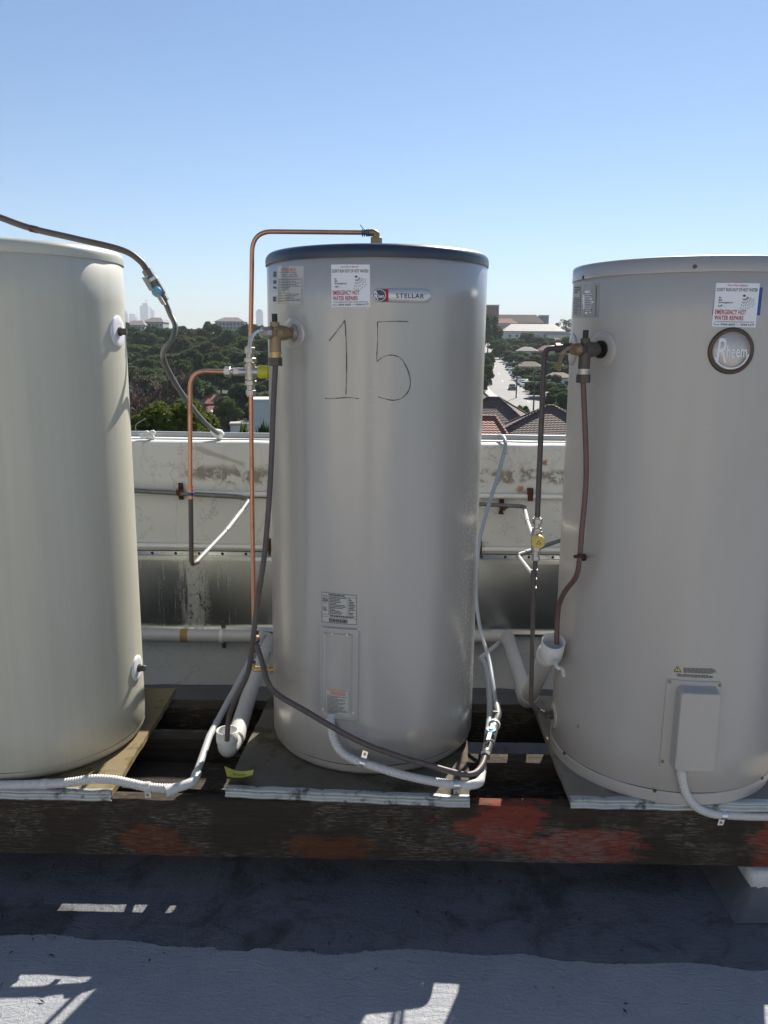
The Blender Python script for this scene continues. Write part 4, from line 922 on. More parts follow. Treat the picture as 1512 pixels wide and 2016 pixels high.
# --- conduits
def saddle(t, c, d, r, flat=(0, 0, -1), mat='zinc'):
    d = unit(d); f_ = unit(flat); m = MB(); m.sweep([c-d*.008, c+d*.008], r+.0018, 16)
    s = unit(np.cross(d, f_)); o = part(t, 'saddle_clip', m, mat)
    m = MB(); m.obox(c+f_*(r+.010), d*.008, f_*.011, s*.0012); part(o, 'tab', m, mat)
    m = MB(); k = c+f_*(r+.012); sg = s if s[1] < 0 else -s; m.stack(k+sg*.0008, sg, [(.002, .0038, 12), (.001, .0018, 10)]); part(o, 'screw', m, 'brass'); return o
RC = .0125
t = thing('electrical_conduit', 'grey conduit angling out of the gap then corrugated along the cream cylinder base', 'conduit', at(360, 1548, 2.105))
ca = at(495, 1296, 3.05); cb_ = at(412, 1450, 2.42); cc = at(381, 1540, 2.125); ce = at(346, 1552, 2.10)
pipe(t, 'rigid_tube', [ca+.25*unit(ca-cb_), cb_, cb_+(cc-cb_)*.93], .0108, 'conduit_grey', 16)
for x, y, yy in ((447, 1385, 2.675), (428, 1423, 2.52)): 
    c = at(x, y, yy); c = ca+(cb_-ca)*np.clip(((c-ca)@(cb_-ca))/((cb_-ca)@(cb_-ca)), 0, 1); fit(t, 'coupling', c, unit(cb_-ca), [(.012, .0118, 16)], 'conduit_grey')
pipe(t, 'elbow', fillet([cb_+(cc-cb_)*.82, cc, ce-.002*X], .05, 10), .0135, 'conduit', 16)
fit(t, 'coupling', ce+.002*X, ce-cc, [(.03, .0155, 16)], 'conduit')
Pc = spline([ce, at(318, 1552, 2.098), at(288, 1549, 2.096), at(255, 1542, 2.10), at(222, 1535.5, 2.105), at(180, 1534, 2.105), at(140, 1540, 2.10), at(90, 1543.5, 2.098), at(40, 1545, 2.10), at(-60, 1546, 2.10), at(-260, 1546, 2.12)], 12)
Q, R_ = corrugated(Pc, RC); m = MB(); m.sweep(Q, R_, 14); part(t, 'corrugated_tube', m, 'conduit')
saddle(t, at(290, 1549, 2.096), (1, 0, .08), RC, mat='conduit'); saddle(t, at(88, 1543.5, 2.098), (1, 0, 0), RC, mat='conduit')

t = thing('electrical_conduit', 'corrugated conduit curling from the silver cylinder cover to a white elbow', 'conduit', at(920, 1545, 2.10))
s0 = T2.pt(652, 1428, .012)
Pc = spline([s0+np.array((0, .012, .03)), s0, at(657, 1455, 2.175), at(672, 1480, 2.16), at(700, 1497, 2.15), at(740, 1510, 2.14), at(790, 1525, 2.125), at(850, 1538, 2.112), at(900, 1545, 2.105), at(916, 1546, 2.103)], 14)
Q, R_ = corrugated(Pc, .0118); m = MB(); m.sweep(Q, R_, 14); part(t, 'corrugated_tube', m, 'conduit')
cl = at(714, 1501, 2.147); saddle(t, cl, at(740, 1510, 2.14)-at(700, 1497, 2.15), .0118, (.25, .25, 1)); saddle(t, at(899, 1545, 2.105), X, .0118, (0, 0, -1))
g0 = at(914, 1546, 2.103); g1 = at(944, 1543, 2.108); g2 = at(955, 1480, 2.32)
fit(t, 'coupling', g0-.006*X, X, [(.022, .0142, 16)], 'conduit')
pipe(t, 'elbow', fillet([g0, g1, g1+.10*unit(g2-g1)], .045, 10), .0132, 'conduit', 16)
Pr = spline([g1+.06*unit(g2-g1), g2, at(964, 1410, 2.53), at(962, 1350, 2.73), at(956, 1312, 2.88), at(948, 1298, 2.95)], 8)
pipe(t, 'rigid_tube', Pr, .0102, 'conduit_grey', 14)
pipe(t, 'rear_branch', [at(944, 1298, 2.95), at(985, 1264, 3.28)], .0098, 'pvc_aged', 12)

t = thing('electrical_conduit', 'corrugated conduit looping from the beige cylinder box across the beam', 'conduit', at(1420, 1605, 2.09))
s0 = T3.pt(1341, 1512, .022)
Pc = spline([s0+np.array((0, .0, .035)), s0, at(1343, 1535, 2.062), at(1352, 1565, 2.06), at(1372, 1589, 2.065), at(1400, 1601, 2.075), at(1424, 1604, 2.085), at(1470, 1606.5, 2.09), at(1512, 1607.5, 2.09), at(1560, 1608, 2.092), at(1750, 1608, 2.10)], 14)
Q, R_ = corrugated(Pc, .0115); m = MB(); m.sweep(Q, R_, 14); part(t, 'corrugated_tube', m, 'conduit')
saddle(t, at(1424, 1604, 2.085), X, .0115, (-.2, 0, -1))

# --- beige cylinder: hot outlet, tempering valve, cold inlet, branches to the wall
vy = 2.33
t = thing('tempering_valve', 'dull tempering valve with round yellow cap beside the beige cylinder', 'valve', at(1056, 1062, vy))
v3 = at(1056, 1062, vy)
m = MB(); m.stack(v3-.025*Z, Z, [(.05, .0155, 18)]); m.stack(v3, (0, -1, 0), [(.018, .015, 18)]); part(t, 'body', m, 'chrome')
fit(t, 'cap', v3-np.array((0, .016, 0)), (0, -1, 0), [(.004, .0185, 22), (.016, .0205, 22, .019), (.002, .0175, 22)], 'yellow2')
fit(t, 'union_nut', v3+.022*Z, Z, [(.012, .0145, 6), (.012, .010, 14), (.016, .0145, 6), (.004, .010, 14)], 'chrome')
fit(t, 'union_nut', v3-.022*Z, -Z, [(.012, .0145, 6), (.014, .011, 14), (.014, .0125, 6)], 'chrome')
m = MB(); cc3 = v3-np.array((0, .0385, 0))
for a, b in (((-.006, -.005), (.007, -.005)), ((.007, -.005), (.001, .006)), ((.001, .006), (-.006, -.005))):
    m.sweep([cc3+np.array((a[0], 0, a[1])), cc3+np.array((b[0], 0, b[1]))], .0008, 5)
part(t, 'embossed_triangle', m, 'ink_grey')
t = thing('hot_water_pipe', 'dark brown pipe bending from the beige cylinder outlet down to the valve', 'pipe', v3+.06*Z)
ho = c3b+n3b*.0; hn = np.array((-1., 0, 0))
fit(t, 'outlet_fitting', at(1126, 685, c3b[1]), hn, [(.012, .014, 14), (.014, .0125, 6), (.006, .010, 14), (.016, .014, 6)], 'dark_fit')
hs = at(1104, 685, c3b[1]); yy = c3b[1]
pipe(t, 'pipe', fillet([hs, at(1072, 686, yy-.01), v3+.062*Z], .055, 12), .0078, 'aged')
fit(t, 'ring', at(1073, 712, yy-.01), -Z, [(.006, .0092, 14)], 'weathered')
t = thing('cold_feed_pipe', 'dark brown pipe dropping from yellow capped valve to the beige cylinder foot', 'pipe', at(1046, 1395, vy))
ci = at(1078, 1407, c3c[1]-.01)
pipe(t, 'pipe', fillet([v3-.06*Z, at(1050, 1180, vy+.01), at(1045, 1392, vy+.03), ci], [.2, .03], 10), .0068, 'aged')
fit(t, 'tee_sleeve', at(1051, 1122, vy), -Z, [(.004, .0095, 14), (.042, .0085, 14), (.004, .0095, 14)], 'aged')
for z_ in (0, -.028, -.055):
    fit(t, 'bead', at(1056, 1122, vy-.004)+np.array((0, 0, z_)), (.4, -1, 0), [(.003, .003, 8)], 'zinc')
fit(t, 'inlet_fitting', ci-.006*X, X, [(.014, .012, 6), (.012, .014, 14), (.012, .012, 14)], 'dark_fit')
t = thing('wall_branch_pipe', 'grey pipe along the wall elbowing forward to the yellow capped valve', 'pipe', at(1030, 996, 3.3))
b1 = at(940, 992, 3.35); b2 = at(1032, 997, 3.33); b3 = at(1036, 1020, 2.85); b4 = v3+np.array((-.012, .004, .012))
pipe(t, 'wall_run', fillet([b1-.5*X, b1, b2, at(1034, 1008, 3.15)], .03), .0085, 'weathered')
pipe(t, 'silver_drop', [at(1033.5, 1003, 3.22), b3+(b4-b3)*.3], .0072, 'silverpipe')
pipe(t, 'silver_link', [b3+(b4-b3)*.25, b4], .0068, 'chrome')
fit(t, 'collar', b3+(b4-b3)*.25, b4-b3, [(.01, .0092, 14)], 'silverpipe')
m = bracket(at(990, 1000, 3.34), .0085, np.random.default_rng(32)); part(t, 'rusty_bracket', m, 'rust', 'rusted flaking pipe bracket')
t = thing('wall_branch_pipe', 'dark pipe with silver stub kinking behind the yellow capped valve', 'pipe', at(1020, 1094, 2.9))
s1, s2, s3 = at(1048, 1131, vy+.004), at(1019, 1093, 2.8), at(1120, 1058, 3.3)
pipe(t, 'silver_stub', [s1, s1+(s2-s1)*.97], .0064, 'silverpipe')
pipe(t, 'dark_run', fillet([s1+(s2-s1)*.93, s2, s3, s3+X*.6], .025), .0080, 'weathered')
fit(t, 'collar', s2+(s3-s2)*.12, s3-s2, [(.008, .0105, 14)], 'weathered')

# --- yellow tag
m = MB(); ta = [atz(442, 1512, .03), atz(500, 1519, .02)]; tb = [at(447, 1532, 2.11), at(497, 1529, 2.135)]
def tagf(u, v):
    p_ = (np.array(ta[0])*(1-u)+np.array(ta[1])*u)*(1-v)+(np.array(tb[0])*(1-u)+np.array(tb[1])*u)*v; p_ = p_.copy(); p_[2] += .006*(1-math.sin(math.pi*u))-.004*math.sin(math.pi*u)*(1-v); p_[2] = max(p_[2], .003); return p_
m.grid(tagf, 14, 6); m.grid(lambda u, v: tagf(1-u, v)+np.array((0, 0, -.0012)), 14, 6)
tg = solo('yellow_tag', m, 'tag', tuple(tagf(.5, 1)), 'curled yellow plastic tag lying on the dark board corner', 'tag')
m = MB(); g = np.random.default_rng(1)
for i in range(2):
    u = .25
    while u < .72: 
        wd = g.uniform(.03, .07); m.add([tagf(a, b)+np.array((0, 0, .0008)) for a, b in ((u, .52+.16*i), (u+wd, .52+.16*i), (u+wd, .60+.16*i), (u, .60+.16*i))], [(0, 1, 2, 3)], False); u += wd+.015
part(tg, 'print', m, 'ink_grey')
m = MB(); g = np.random.default_rng(77)
for i in range(70):
    x, y = g.uniform(-1.1, 1.1), g.uniform(1.66, 2.3); r = g.uniform(.002, .0065); a = g.uniform(0, 6.28); c = np.array((x, y, DZ+.0025))
    d = np.array((math.cos(a), math.sin(a), g.normal(0, .15)))*r*g.uniform(1, 2.2); e = np.array((-math.sin(a), math.cos(a), g.normal(0, .2)))*r*.5
    m.add([c-d, c-e+np.array((0, 0, r*.3)), c+d, c+e+np.array((0, 0, r*.5))], [(0, 1, 2, 3)], False)
solo('roof_debris', m, M('dry_leaf_bits', (.05, .038, .025), .9, 0, .6, 30), (0, 0, 0), 'scattered dry leaf bits and grit on the roof deck', 'debris', kind='stuff')
#__BACKGROUND__
# ================================================================== THE VIEW BEYOND
m = MB(); m.box((-7.5, -8, DZ), (2.2, -4.6, 2.6)); m.box((-7.7, -8.2, 2.6), (2.4, -4.3, 2.78))  # unseen wall added behind the viewer to bounce warm light onto the tanks
dm = MB()
for (x0, x1, z0, z1) in ((-1.3, -.35, DZ+.02, 1.75), (-4.6, -3.2, .5, 1.6), (.5, 1.5, .5, 1.6)): dm.box((x0, -4.62, z0), (x1, -4.57, z1))  # dark blocks added to the unseen wall so the tanks reflect vertical bands
shw = solo('unseen_bounce_wall', m, M('cream_bounce_paint', (.62, .57, .49), .8, 0, .1, 4), kind='structure')
part(shw, 'band_patches', dm, M('dark_band_patch', (.05, .05, .05), .4))
RP = ([0, 60, 110, 140, 180, 220, 300, 400, 500, 560, 650, 800, 1500, 3000, 9000], [-15, -15, -14, -12.6, -11.3, -9.9, -7.9, -4.5, -.6, 5, 12, 15, 8, 2, 0])
LP = ([0, 100, 150, 220, 300, 400, 480, 700, 3000, 9000], [-15, -15, -13, -9, -4.5, -.5, 2.5, 3, 0, 0])
def gz(x, y):
    yy = max(0, y); k = min(1, max(0, (x/max(yy, 40)+.10)/.12)); k = k*k*(3-2*k)
    return np.interp(yy, *LP)*(1-k)+np.interp(yy, *RP)*k+.25*math.sin(x*.05)*math.sin(y*.04)*min(1, yy/150)
def ghit(px_, py_):
    v = ray(px_, py_); v = v/v[1]; y = 20.
    while y < 2500:
        p = CAM+v*y
        if p[2] <= gz(p[0], y): return np.array((p[0], y, gz(p[0], y)))
        y += .5 if y < 700 else 5
    return None
gm, gn, gl, gb = nt('suburban_ground')
gv = coords(gn, gl)
gc = mixc(gn, gl, noise(gn, gl, gv, .05, 6, .6), (.022, .032, .013), (.05, .055, .028)); gl.new(gc, gb.inputs['Base Color']); gb.inputs['Roughness'].default_value = .95
ys = np.r_[np.linspace(-300, 0, 4), np.linspace(20, 700, 86), np.geomspace(730, 9000, 30)]; us = np.linspace(-1, 1, 81)
m = MB(); V = []
for y in ys:
    wdt = 260+.75*max(y, 0)
    for u in us: x = u*wdt; V.append((x, y, gz(x, y)))
m.add(V, [(j*81+i, j*81+i+1, (j+1)*81+i+1, (j+1)*81+i) for j in range(len(ys)-1) for i in range(80)]); solo('ground', m, gm, kind='structure')

# ---- street
RC_ = spline([(34, 95, 0), (31, 140, 0), (28.8, 180, 0), (28.6, 220, 0), (35.0, 300, 0), (43, 400, 0), (51.5, 500, 0), (56, 560, 0)], 20)
def ribbon(C, o0, o1, dz, mat, name, kind='structure'):
    m = MB(); V = []
    for i, p in enumerate(C):
        d = unit(C[min(i+1, len(C)-1)]-C[max(i-1, 0)]); s = np.array((d[1], -d[0], 0))
        for o in (o0, o1): q = p+s*o; V.append((q[0], q[1], gz(q[0], q[1])+dz))
    m.add(V, [(2*i, 2*i+1, 2*i+3, 2*i+2) for i in range(len(C)-1)]); return solo(name, m, mat, kind=kind)
MT['asphalt'] = M('pale_asphalt', (.17, .165, .155), .8, 0, .15, .4); MT['path'] = M('concrete_path', (.42, .40, .36), .85); MT['verge'] = M('verge_grass', (.13, .19, .035), .9, 0, .2, .5); MT['line'] = M('road_paint', (.7, .7, .68), .7)
ribbon(RC_, -5.2, 5.6, .30, 'asphalt', 'road'); ribbon(RC_[40:], 5.6, 7.6, .42, 'verge', 'grass_verge'); ribbon(RC_[40:], 7.6, 9.2, .43, 'path', 'pavement'); ribbon(RC_[40:], -7.2, -5.2, .42, 'path', 'pavement')
SC = [np.array(p, float) for p in ((30, 205, 0), (45, 207, 0), (62, 209, 0), (90, 213, 0))]
ribbon(SC, -3.4, 3.4, .31, 'asphalt', 'side_road')
for i in range(42, 100, 9):
    ribbon(RC_[i:i+3], -.1, .1, .315, 'line', 'lane_marking')

# ---- cars
MT['tyre'] = M('tyre_rubber', (.02, .02, .02), .8); MT['glass'] = M('car_glass', (.02, .025, .03), .08, 0, 0); MT['lamp'] = M('lamp_lens', (.6, .6, .58), .15)
CARC = {'white': (.75, .75, .75), 'silver': (.45, .46, .47), 'dark blue': (.03, .05, .11), 'black': (.02, .02, .022)}
CARM = {k: M('car_paint_'+k.replace(' ', '_'), v, .22, .1, .02, 3) for k, v in CARC.items()}
def extr(prof, y0, y1, inset=0):   # side profile (x,z) extruded across y
    m = MB(); n = len(prof); V = [(x, y0, z) for x, z in prof]+[(x, y1, z) for x, z in prof]
    m.add(V, [(i, i+n, (i+1) % n+n, (i+1) % n) for i in range(n)]+[tuple(range(n)), tuple(range(n, 2*n))[::-1]], False); return m
car_proto = {}
def make_car(colour, van, loc, ang, label, group):
    key = (colour, van)
    t = thing('van' if van else 'car', label, 'van' if van else 'car', loc, group); t.rotation_euler = (0, 0, ang)
    if key not in car_proto:
        h = 2.1 if van else 1.42
        low = [(-2.2, .28), (2.2, .28), (2.25, .55), (2.1, .78), (1.1, .92), (-1.9, .95), (-2.22, .85), (-2.25, .5)]
        b = extr(low, -.86, .86)
        if van: cab = [(1.35, .9), (.75, h), (-2.1, h), (-2.2, .9)]; win = [(1.15, 1.05), (.72, h-.18), (-.3, h-.18), (-.3, 1.05)]
        else: cab = [(1.05, .9), (.35, h), (-1.15, h), (-1.95, .93)]; win = [(.85, .97), (.32, h-.10), (-1.08, h-.10), (-1.65, .98)]
        b2 = extr(cab, -.74, .74); b.add(b2.v, b2.f, False)
        wn_ = extr(win, -.76, .76); fs = [(1.10, .96), (.42, h-.06), (.36, h-.06), (1.04, .96)]; w2 = extr(fs, -.66, .66); wn_.add(w2.v, w2.f, False)
        rs = [(-1.98, .98), (-1.22, h-.06), (-1.17, h-.06), (-1.9, .98)] if not van else [(-2.23, 1.1), (-2.14, h-.2), (-2.1, h-.2), (-2.19, 1.1)]; w3 = extr(rs, -.64, .64); wn_.add(w3.v, w3.f, False)
        L = [('body', b.mesh('body', CARM[colour])), ('windows', wn_.mesh('windows', MT['glass']))]
        wh = MB(); wh.rod((0, -.1, 0), (0, .1, 0), .32, 14); hl = MB(); hl.box((-.03, -.17, -.07), (.03, .17, .07))
        car_proto[key] = L, wh.mesh('wheel', MT['tyre']), hl.mesh('headlight', MT['lamp'])
    L, wh, hl = car_proto[key]
    def ch(nm, me, loc=(0, 0, 0)): o = bpy.data.objects.new(nm, me); sc.collection.objects.link(o); o.parent = t; o.location = loc
    for nm, me in L: ch(nm, me)
    for x in (-1.35, 1.35):
        for y in (-.8, .8): ch('wheel', wh, (x, y, .32))
    for y in (-.62, .62): ch('headlight', hl, (2.2, y, .66))
def road_at(y):
    k = min(range(len(RC_)), key=lambda i: abs(RC_[i][1]-y)); d = unit(RC_[min(k+1, len(RC_)-1)]-RC_[max(k-1, 0)]); return RC_[k], d
rows = [(228, 'white'), (235, 'silver'), (242, 'white'), (250, 'silver'), (258, 'white'), (267, 'white'), (277, 'dark blue'), (288, 'white'), (300, 'silver'), (314, 'white'), (330, 'black'), (350, 'silver'), (400, 'white'), (420, 'white'), (440, 'silver'), (462, 'white')]
for y, col in rows:
    p, d = road_at(y); s = np.array((d[1], -d[0], 0)); q = p+s*4.6; q[2] = gz(q[0], q[1])+.30; van = (y == 267)
    make_car(col, van, q, math.atan2(-d[1], -d[0]), 'tall white van parked in the row on the sloping street' if van else f'{col} car in the parked row along the sloping street', None if van else 'cars parked along the sloping street')
for y in (236, 244):
    p, d = road_at(y); s = np.array((d[1], -d[0], 0)); q = p-s*4.6; q[2] = gz(q[0], q[1])+.30; make_car('dark blue' if y == 236 else 'black', False, q, math.atan2(d[1], d[0]), 'dark car parked under trees across the street from the row', 'dark cars under the street trees')
p, d = road_at(216); s = np.array((d[1], -d[0], 0)); q = p+s*.6; q[2] = gz(q[0], q[1])+.30; make_car('black', False, q, math.atan2(-d[1], -d[0]), 'black car driving down the middle of the sloping street', None)
for (x, y, c_, v_, lb_) in ((32.6, 186, 'white', True, 'white van parked beyond the brown tiled roof'), (33.5, 172, 'dark blue', False, 'dark blue car parked beyond the brown tiled roof beside the conifer')):
    make_car(c_, v_, (x, y, gz(x, y)+.3), rad(96), lb_, None)
# ---- power poles
MT['pole'] = M('grey_timber_pole', (.12, .10, .085), .9)
for (x, y, hh, lb_) in ((1016, 786, 9, 'timber power pole standing at the street corner near the black car'), (1050, 812, 8.5, 'timber power pole rising behind the brown tiled roof')):
    g_ = ghit(x, y); t = thing('power_pole', lb_, 'pole', g_); m = MB(); m.sweep([g_, g_+np.array((0, 0, hh))], [.17, .12], 8); part(t, 'post', m, 'pole')
    m = MB(); m.obox(g_+np.array((0, 0, hh-.8)), (1.1, 0, 0), (0, .06, 0), (0, 0, .07)); part(t, 'crossarm', m, 'pole')
    for dx in (-.9, -.35, .35, .9): m = MB(); m.stack(g_+np.array((dx, 0, hh-.73)), Z, [(.16, .06, 8, .04)]); part(t, 'insulator', m, 'pvc')

# ---- buildings
MT['roof_brown'] = M('brown_roof_tiles', (.105, .07, .055), .85, 0, .25, 1.2); MT['roof_red'] = M('terracotta_roof', (.24, .095, .06), .85, 0, .2, 1.5); MT['roof_pale'] = M('pale_metal_roof', (.40, .36, .32), .7, 0, .1, .5)
MT['roof_pink'] = M('pink_roof', (.28, .13, .12), .85, 0, .15, 1); MT['wall_white'] = M('white_house_wall', (.62, .62, .60), .8, 0, .05, .5); MT['wall_cream'] = M('cream_house_wall', (.46, .42, .36), .85, 0, .08, .5); MT['wall_brick'] = M('brick_house_wall', (.20, .10, .075), .9, 0, .15, 1)
MT['wall_far'] = M('pale_tower_wall', (.55, .58, .62), .7, 0, .05, .02); MT['roof_grey'] = M('grey_tile_roof', (.20, .17, .16), .8, 0, .15, .5); MT['wall_pale'] = M('pale_grey_wall', (.40, .41, .41), .8, 0, .08, .3); MT['wall_grey'] = M('grey_tower_wall', (.30, .31, .33), .8, 0, .05, .1); MT['pane'] = M('window_glass', (.04, .05, .06), .15); MT['trim'] = M('pale_trim', (.55, .53, .5), .7)
def tiles(nm, col):
    m, n, l, b = nt(nm); v = coords(n, l); s = n.new('ShaderNodeSeparateXYZ'); l.new(v, s.inputs[0])
    wv = mth(n, l, 'SINE', mth(n, l, 'MULTIPLY', s.outputs[2], 2*math.pi/.17)); wx = mth(n, l, 'SINE', mth(n, l, 'MULTIPLY', mth(n, l, 'ADD', s.outputs[0], s.outputs[1]), 2*math.pi/.33))
    c = mixc(n, l, noise(n, l, v, 1.5, 5, .7), [x*.7 for x in col], [x*1.35 for x in col]); c = mixc(n, l, mth(n, l, 'MULTIPLY', ramp(n, l, noise(n, l, v, 9, 3), .62, .72), .5), c, (.35, .30, .26))
    l.new(c, b.inputs['Base Color']); b.inputs['Roughness'].default_value = .8; bump(n, l, mth(n, l, 'ADD', wv, mth(n, l, 'MULTIPLY', wx, .5)), b, .6, .05); return m
MT['tiles_brown'] = tiles('brown_roof_tiles_near', (.115, .075, .06)); MT['tiles_red'] = tiles('red_roof_tiles_near', (.27, .11, .07))
def house(name, label, c, hw, hd, zb, ze, zr, wall, roof, ang=0, ridge=.4, windows=(), cat='house', flat=False, group=None, over=.4, caps=None):
    """hip roofed block centred at plan c; hw/hd half width/depth; eaves ze, ridge zr"""
    t = thing(name, label, cat, (c[0], c[1], zb), group); ca_, sa_ = math.cos(ang), math.sin(ang)
    def W(x, y, z): return (c[0]+x*ca_-y*sa_, c[1]+x*sa_+y*ca_, z)
    def bx(x0, y0, z0, x1, y1, z1):
        m = MB(); V = [W(*p) for p in ((x0, y0, z0), (x1, y0, z0), (x1, y1, z0), (x0, y1, z0), (x0, y0, z1), (x1, y0, z1), (x1, y1, z1), (x0, y1, z1))]
        return m.add(V, [(0, 3, 2, 1), (4, 5, 6, 7), (0, 1, 5, 4), (1, 2, 6, 5), (2, 3, 7, 6), (3, 0, 4, 7)], False)
    part(t, 'wall', bx(-hw, -hd, zb, hw, hd, ze), wall)
    if flat: part(t, 'roof', bx(-hw-.15, -hd-.15, ze+.002, hw+.15, hd+.15, zr), roof)
    else:
        a, b = hw+over, hd+over; r = ridge*hw; m = MB()
        V = [W(-a, -b, ze-.1), W(a, -b, ze-.1), W(a, b, ze-.1), W(-a, b, ze-.1), W(-a, -b, ze+.08), W(a, -b, ze+.08), W(a, b, ze+.08), W(-a, b, ze+.08), W(-r, 0, zr), W(r, 0, zr)]
        m.add(V, [(0, 3, 2, 1), (0, 1, 5, 4), (1, 2, 6, 5), (2, 3, 7, 6), (3, 0, 4, 7), (4, 5, 9, 8), (5, 6, 9), (6, 7, 8, 9), (7, 4, 8)], False); ro = part(t, 'roof', m, roof)
        if caps:
            for q0, q1 in ((8, 9), (4, 8), (5, 9), (6, 9), (7, 8)):
                A, B = np.array(V[q0]), np.array(V[q1])
                if np.linalg.norm(B-A) > .2: m = MB(); m.sweep([A+np.array((0, 0, .05)), B+np.array((0, 0, .05))], .14, 6); part(ro, 'ridge_cap', m, caps)
    for (x, z, ww, hh) in windows:
        o = part(t, 'window', bx(x-ww/2, -hd-.06, z-hh/2, x+ww/2, -hd+.05, z+hh/2), 'trim'); part(o, 'pane', bx(x-ww/2+.1, -hd-.09, z-hh/2+.1, x+ww/2-.1, -hd-.03, z+hh/2-.1), 'pane')
    return t
def wins(hw, zb, ze, nx_, nz_, ww=1.2, hh=1.3): return [(-hw+(i+.5)*2*hw/nx_, zb+(k+.5)*(ze-zb)/nz_, ww, hh) for k in range(nz_) for i in range(nx_)]
# near roofs on the right
house('tiled_house', 'brown tiled hip roofed house just beyond the parapet on the street side', (11.5, 103), 6.0, 5.2, -14.5, -9.0, -4.9, 'wall_brick', 'tiles_brown', rad(-14), .12, caps='tiles_brown', over=.6)
house('tiled_house', 'lower brown tiled roof wing with weathered ridge in front of the hip roof', (17.0, 94), 6.2, 4.6, -14.5, -8.7, -5.25, 'wall_brick', 'tiles_brown', rad(-10), .05, caps='tiles_brown', over=.6)
house('tiled_house', 'terracotta tiled roof with scalloped ridge tiles beside the brown roof', (4.9, 72), 4.2, 3.4, -14.5, -6.6, -4.7, 'wall_brick', 'tiles_red', rad(-3), .8, caps='tiles_red', over=.4)
# hillside on the right
a_, b_ = at(990, 652, 560), at(1112, 652, 560)
house('long_building', 'long white walled building with pale hip roof crowning the hill', ((a_[0]+b_[0])/2, 566), (b_[0]-a_[0])/2-1, 9, 4, a_[2], at(1050, 640, 560)[2]+.8, 'wall_white', 'roof_pale', 0, .74, wins((b_[0]-a_[0])/2-2, 6.2, a_[2]-.6, 8, 1, 1.6, 1.8), 'building', over=1.2)
house('long_building', 'low flat white wing beside the pale roofed hilltop building', (at(1103, 660, 552)[0], 552), 9, 5, 1, at(1103, 660, 552)[2], at(1103, 655, 552)[2], 'wall_white', 'roof_pale', 0, .7, (), 'building', flat=True)
a_ = at(1020, 636, 650)
house('tiled_building', 'wide dull red tiled building on the skyline behind the pale roof', (a_[0], 655), 19, 10, 8, a_[2], at(1020, 619, 650)[2], 'wall_cream', 'roof_brown', 0, .75, (), 'building')
a_ = at(1003, 637, 620)
house('tiled_building', 'small bright red roofed house on the hilltop', (a_[0]-3, 622), 8, 7, 6, a_[2], at(1003, 627, 620)[2], 'wall_cream', 'roof_red', 0, .6, (), 'house')
a_ = at(966, 640, 600)
house('apartment_building', 'dark square apartment block at the left end of the hilltop', (a_[0], 606), 5.5, 6, 4, at(966, 603, 600)[2], at(966, 600, 600)[2], 'wall_brick', 'wall_grey', 0, 0, wins(5.5, 16, 29, 3, 4, 1.5, 1.6), 'building', flat=True)
a_ = at(1073, 630, 660)
house('apartment_building', 'small grey flat topped block on the hilltop skyline', (a_[0], 668), 3.6, 4, 10, at(1073, 622, 660)[2], at(1073, 620, 660)[2], 'wall_grey', 'wall_grey', 0, 0, wins(3.6, 22, 26, 2, 1), 'building', flat=True)
for (x, y0, y1, Y, hw, wl_, rf, lb_) in ((1040, 691, 683, 400, 5, 'wall_pale', 'roof_grey', 'grey roofed house half hidden among hillside trees'), (1083, 690, 680, 430, 6, 'wall_cream', 'roof_pink', 'pinkish roofed house below the hilltop building'),
                                          (1045, 722, 712, 300, 4.5, 'wall_brick', 'roof_brown', 'brown roofed brick house amid trees above the side street'), (1104, 744, 734, 225, 3.6, 'wall_white', 'roof_brown', 'white gabled house with windows beside the side street'), (1092, 672, 665, 500, 7, 'wall_cream', 'roof_red', 'orange roofed house directly under the long hilltop building')):
    c = at(x, y0, Y); zb = gz(c[0], Y)-1; house('hillside_house', lb_, (c[0], Y+4), hw, 4, zb, c[2], at(x, y1, Y)[2], wl_, rf, rad(-12), .4, wins(hw, c[2]-2.6, c[2]-.2, 3, 1), 'house')
# left side houses
for (x, y0, y1, Y, hw, wl_, rf, lb_, fl_) in ((436, 818, 811, 150, 2.4, 'wall_white', 'wall_white', 'small flat white house in front of the wooded slope', True), (464, 820, 813, 147, 2.3, 'wall_white', 'roof_pale', 'white house with pale roof next to the flat white house', False),
                                              (520, 790, 786, 120, 2.0, 'wall_white', 'wall_white', 'plain white walled block close behind the silver cylinder pipes', 2), (413, 795, 778, 165, 2.8, 'wall_brick', 'roof_red', 'small red roofed house above the white houses', False),
                                              (415, 818, 801, 158, 3.2, 'wall_cream', 'roof_red', 'lower red roofed house behind the copper loop', False), (272, 764, 746, 170, 3.6, 'wall_white', 'roof_pink', 'pink roofed house seen through the bare tree', False), (505, 838, 833, 130, 4.5, 'wall_white', 'roof_pale', 'low pale roof in front of the white block', True)):
    c = at(x, y0, Y); zb = gz(c[0], Y)-1; house('suburban_house', lb_, (c[0], Y+3), hw, 3, zb, c[2], at(x, y1, Y)[2], wl_, rf, rad(8), .3, [] if fl_ == 2 else wins(hw, c[2]-2.4, c[2]-.2, 2, 1, .9, 1.0), 'house', flat=bool(fl_))
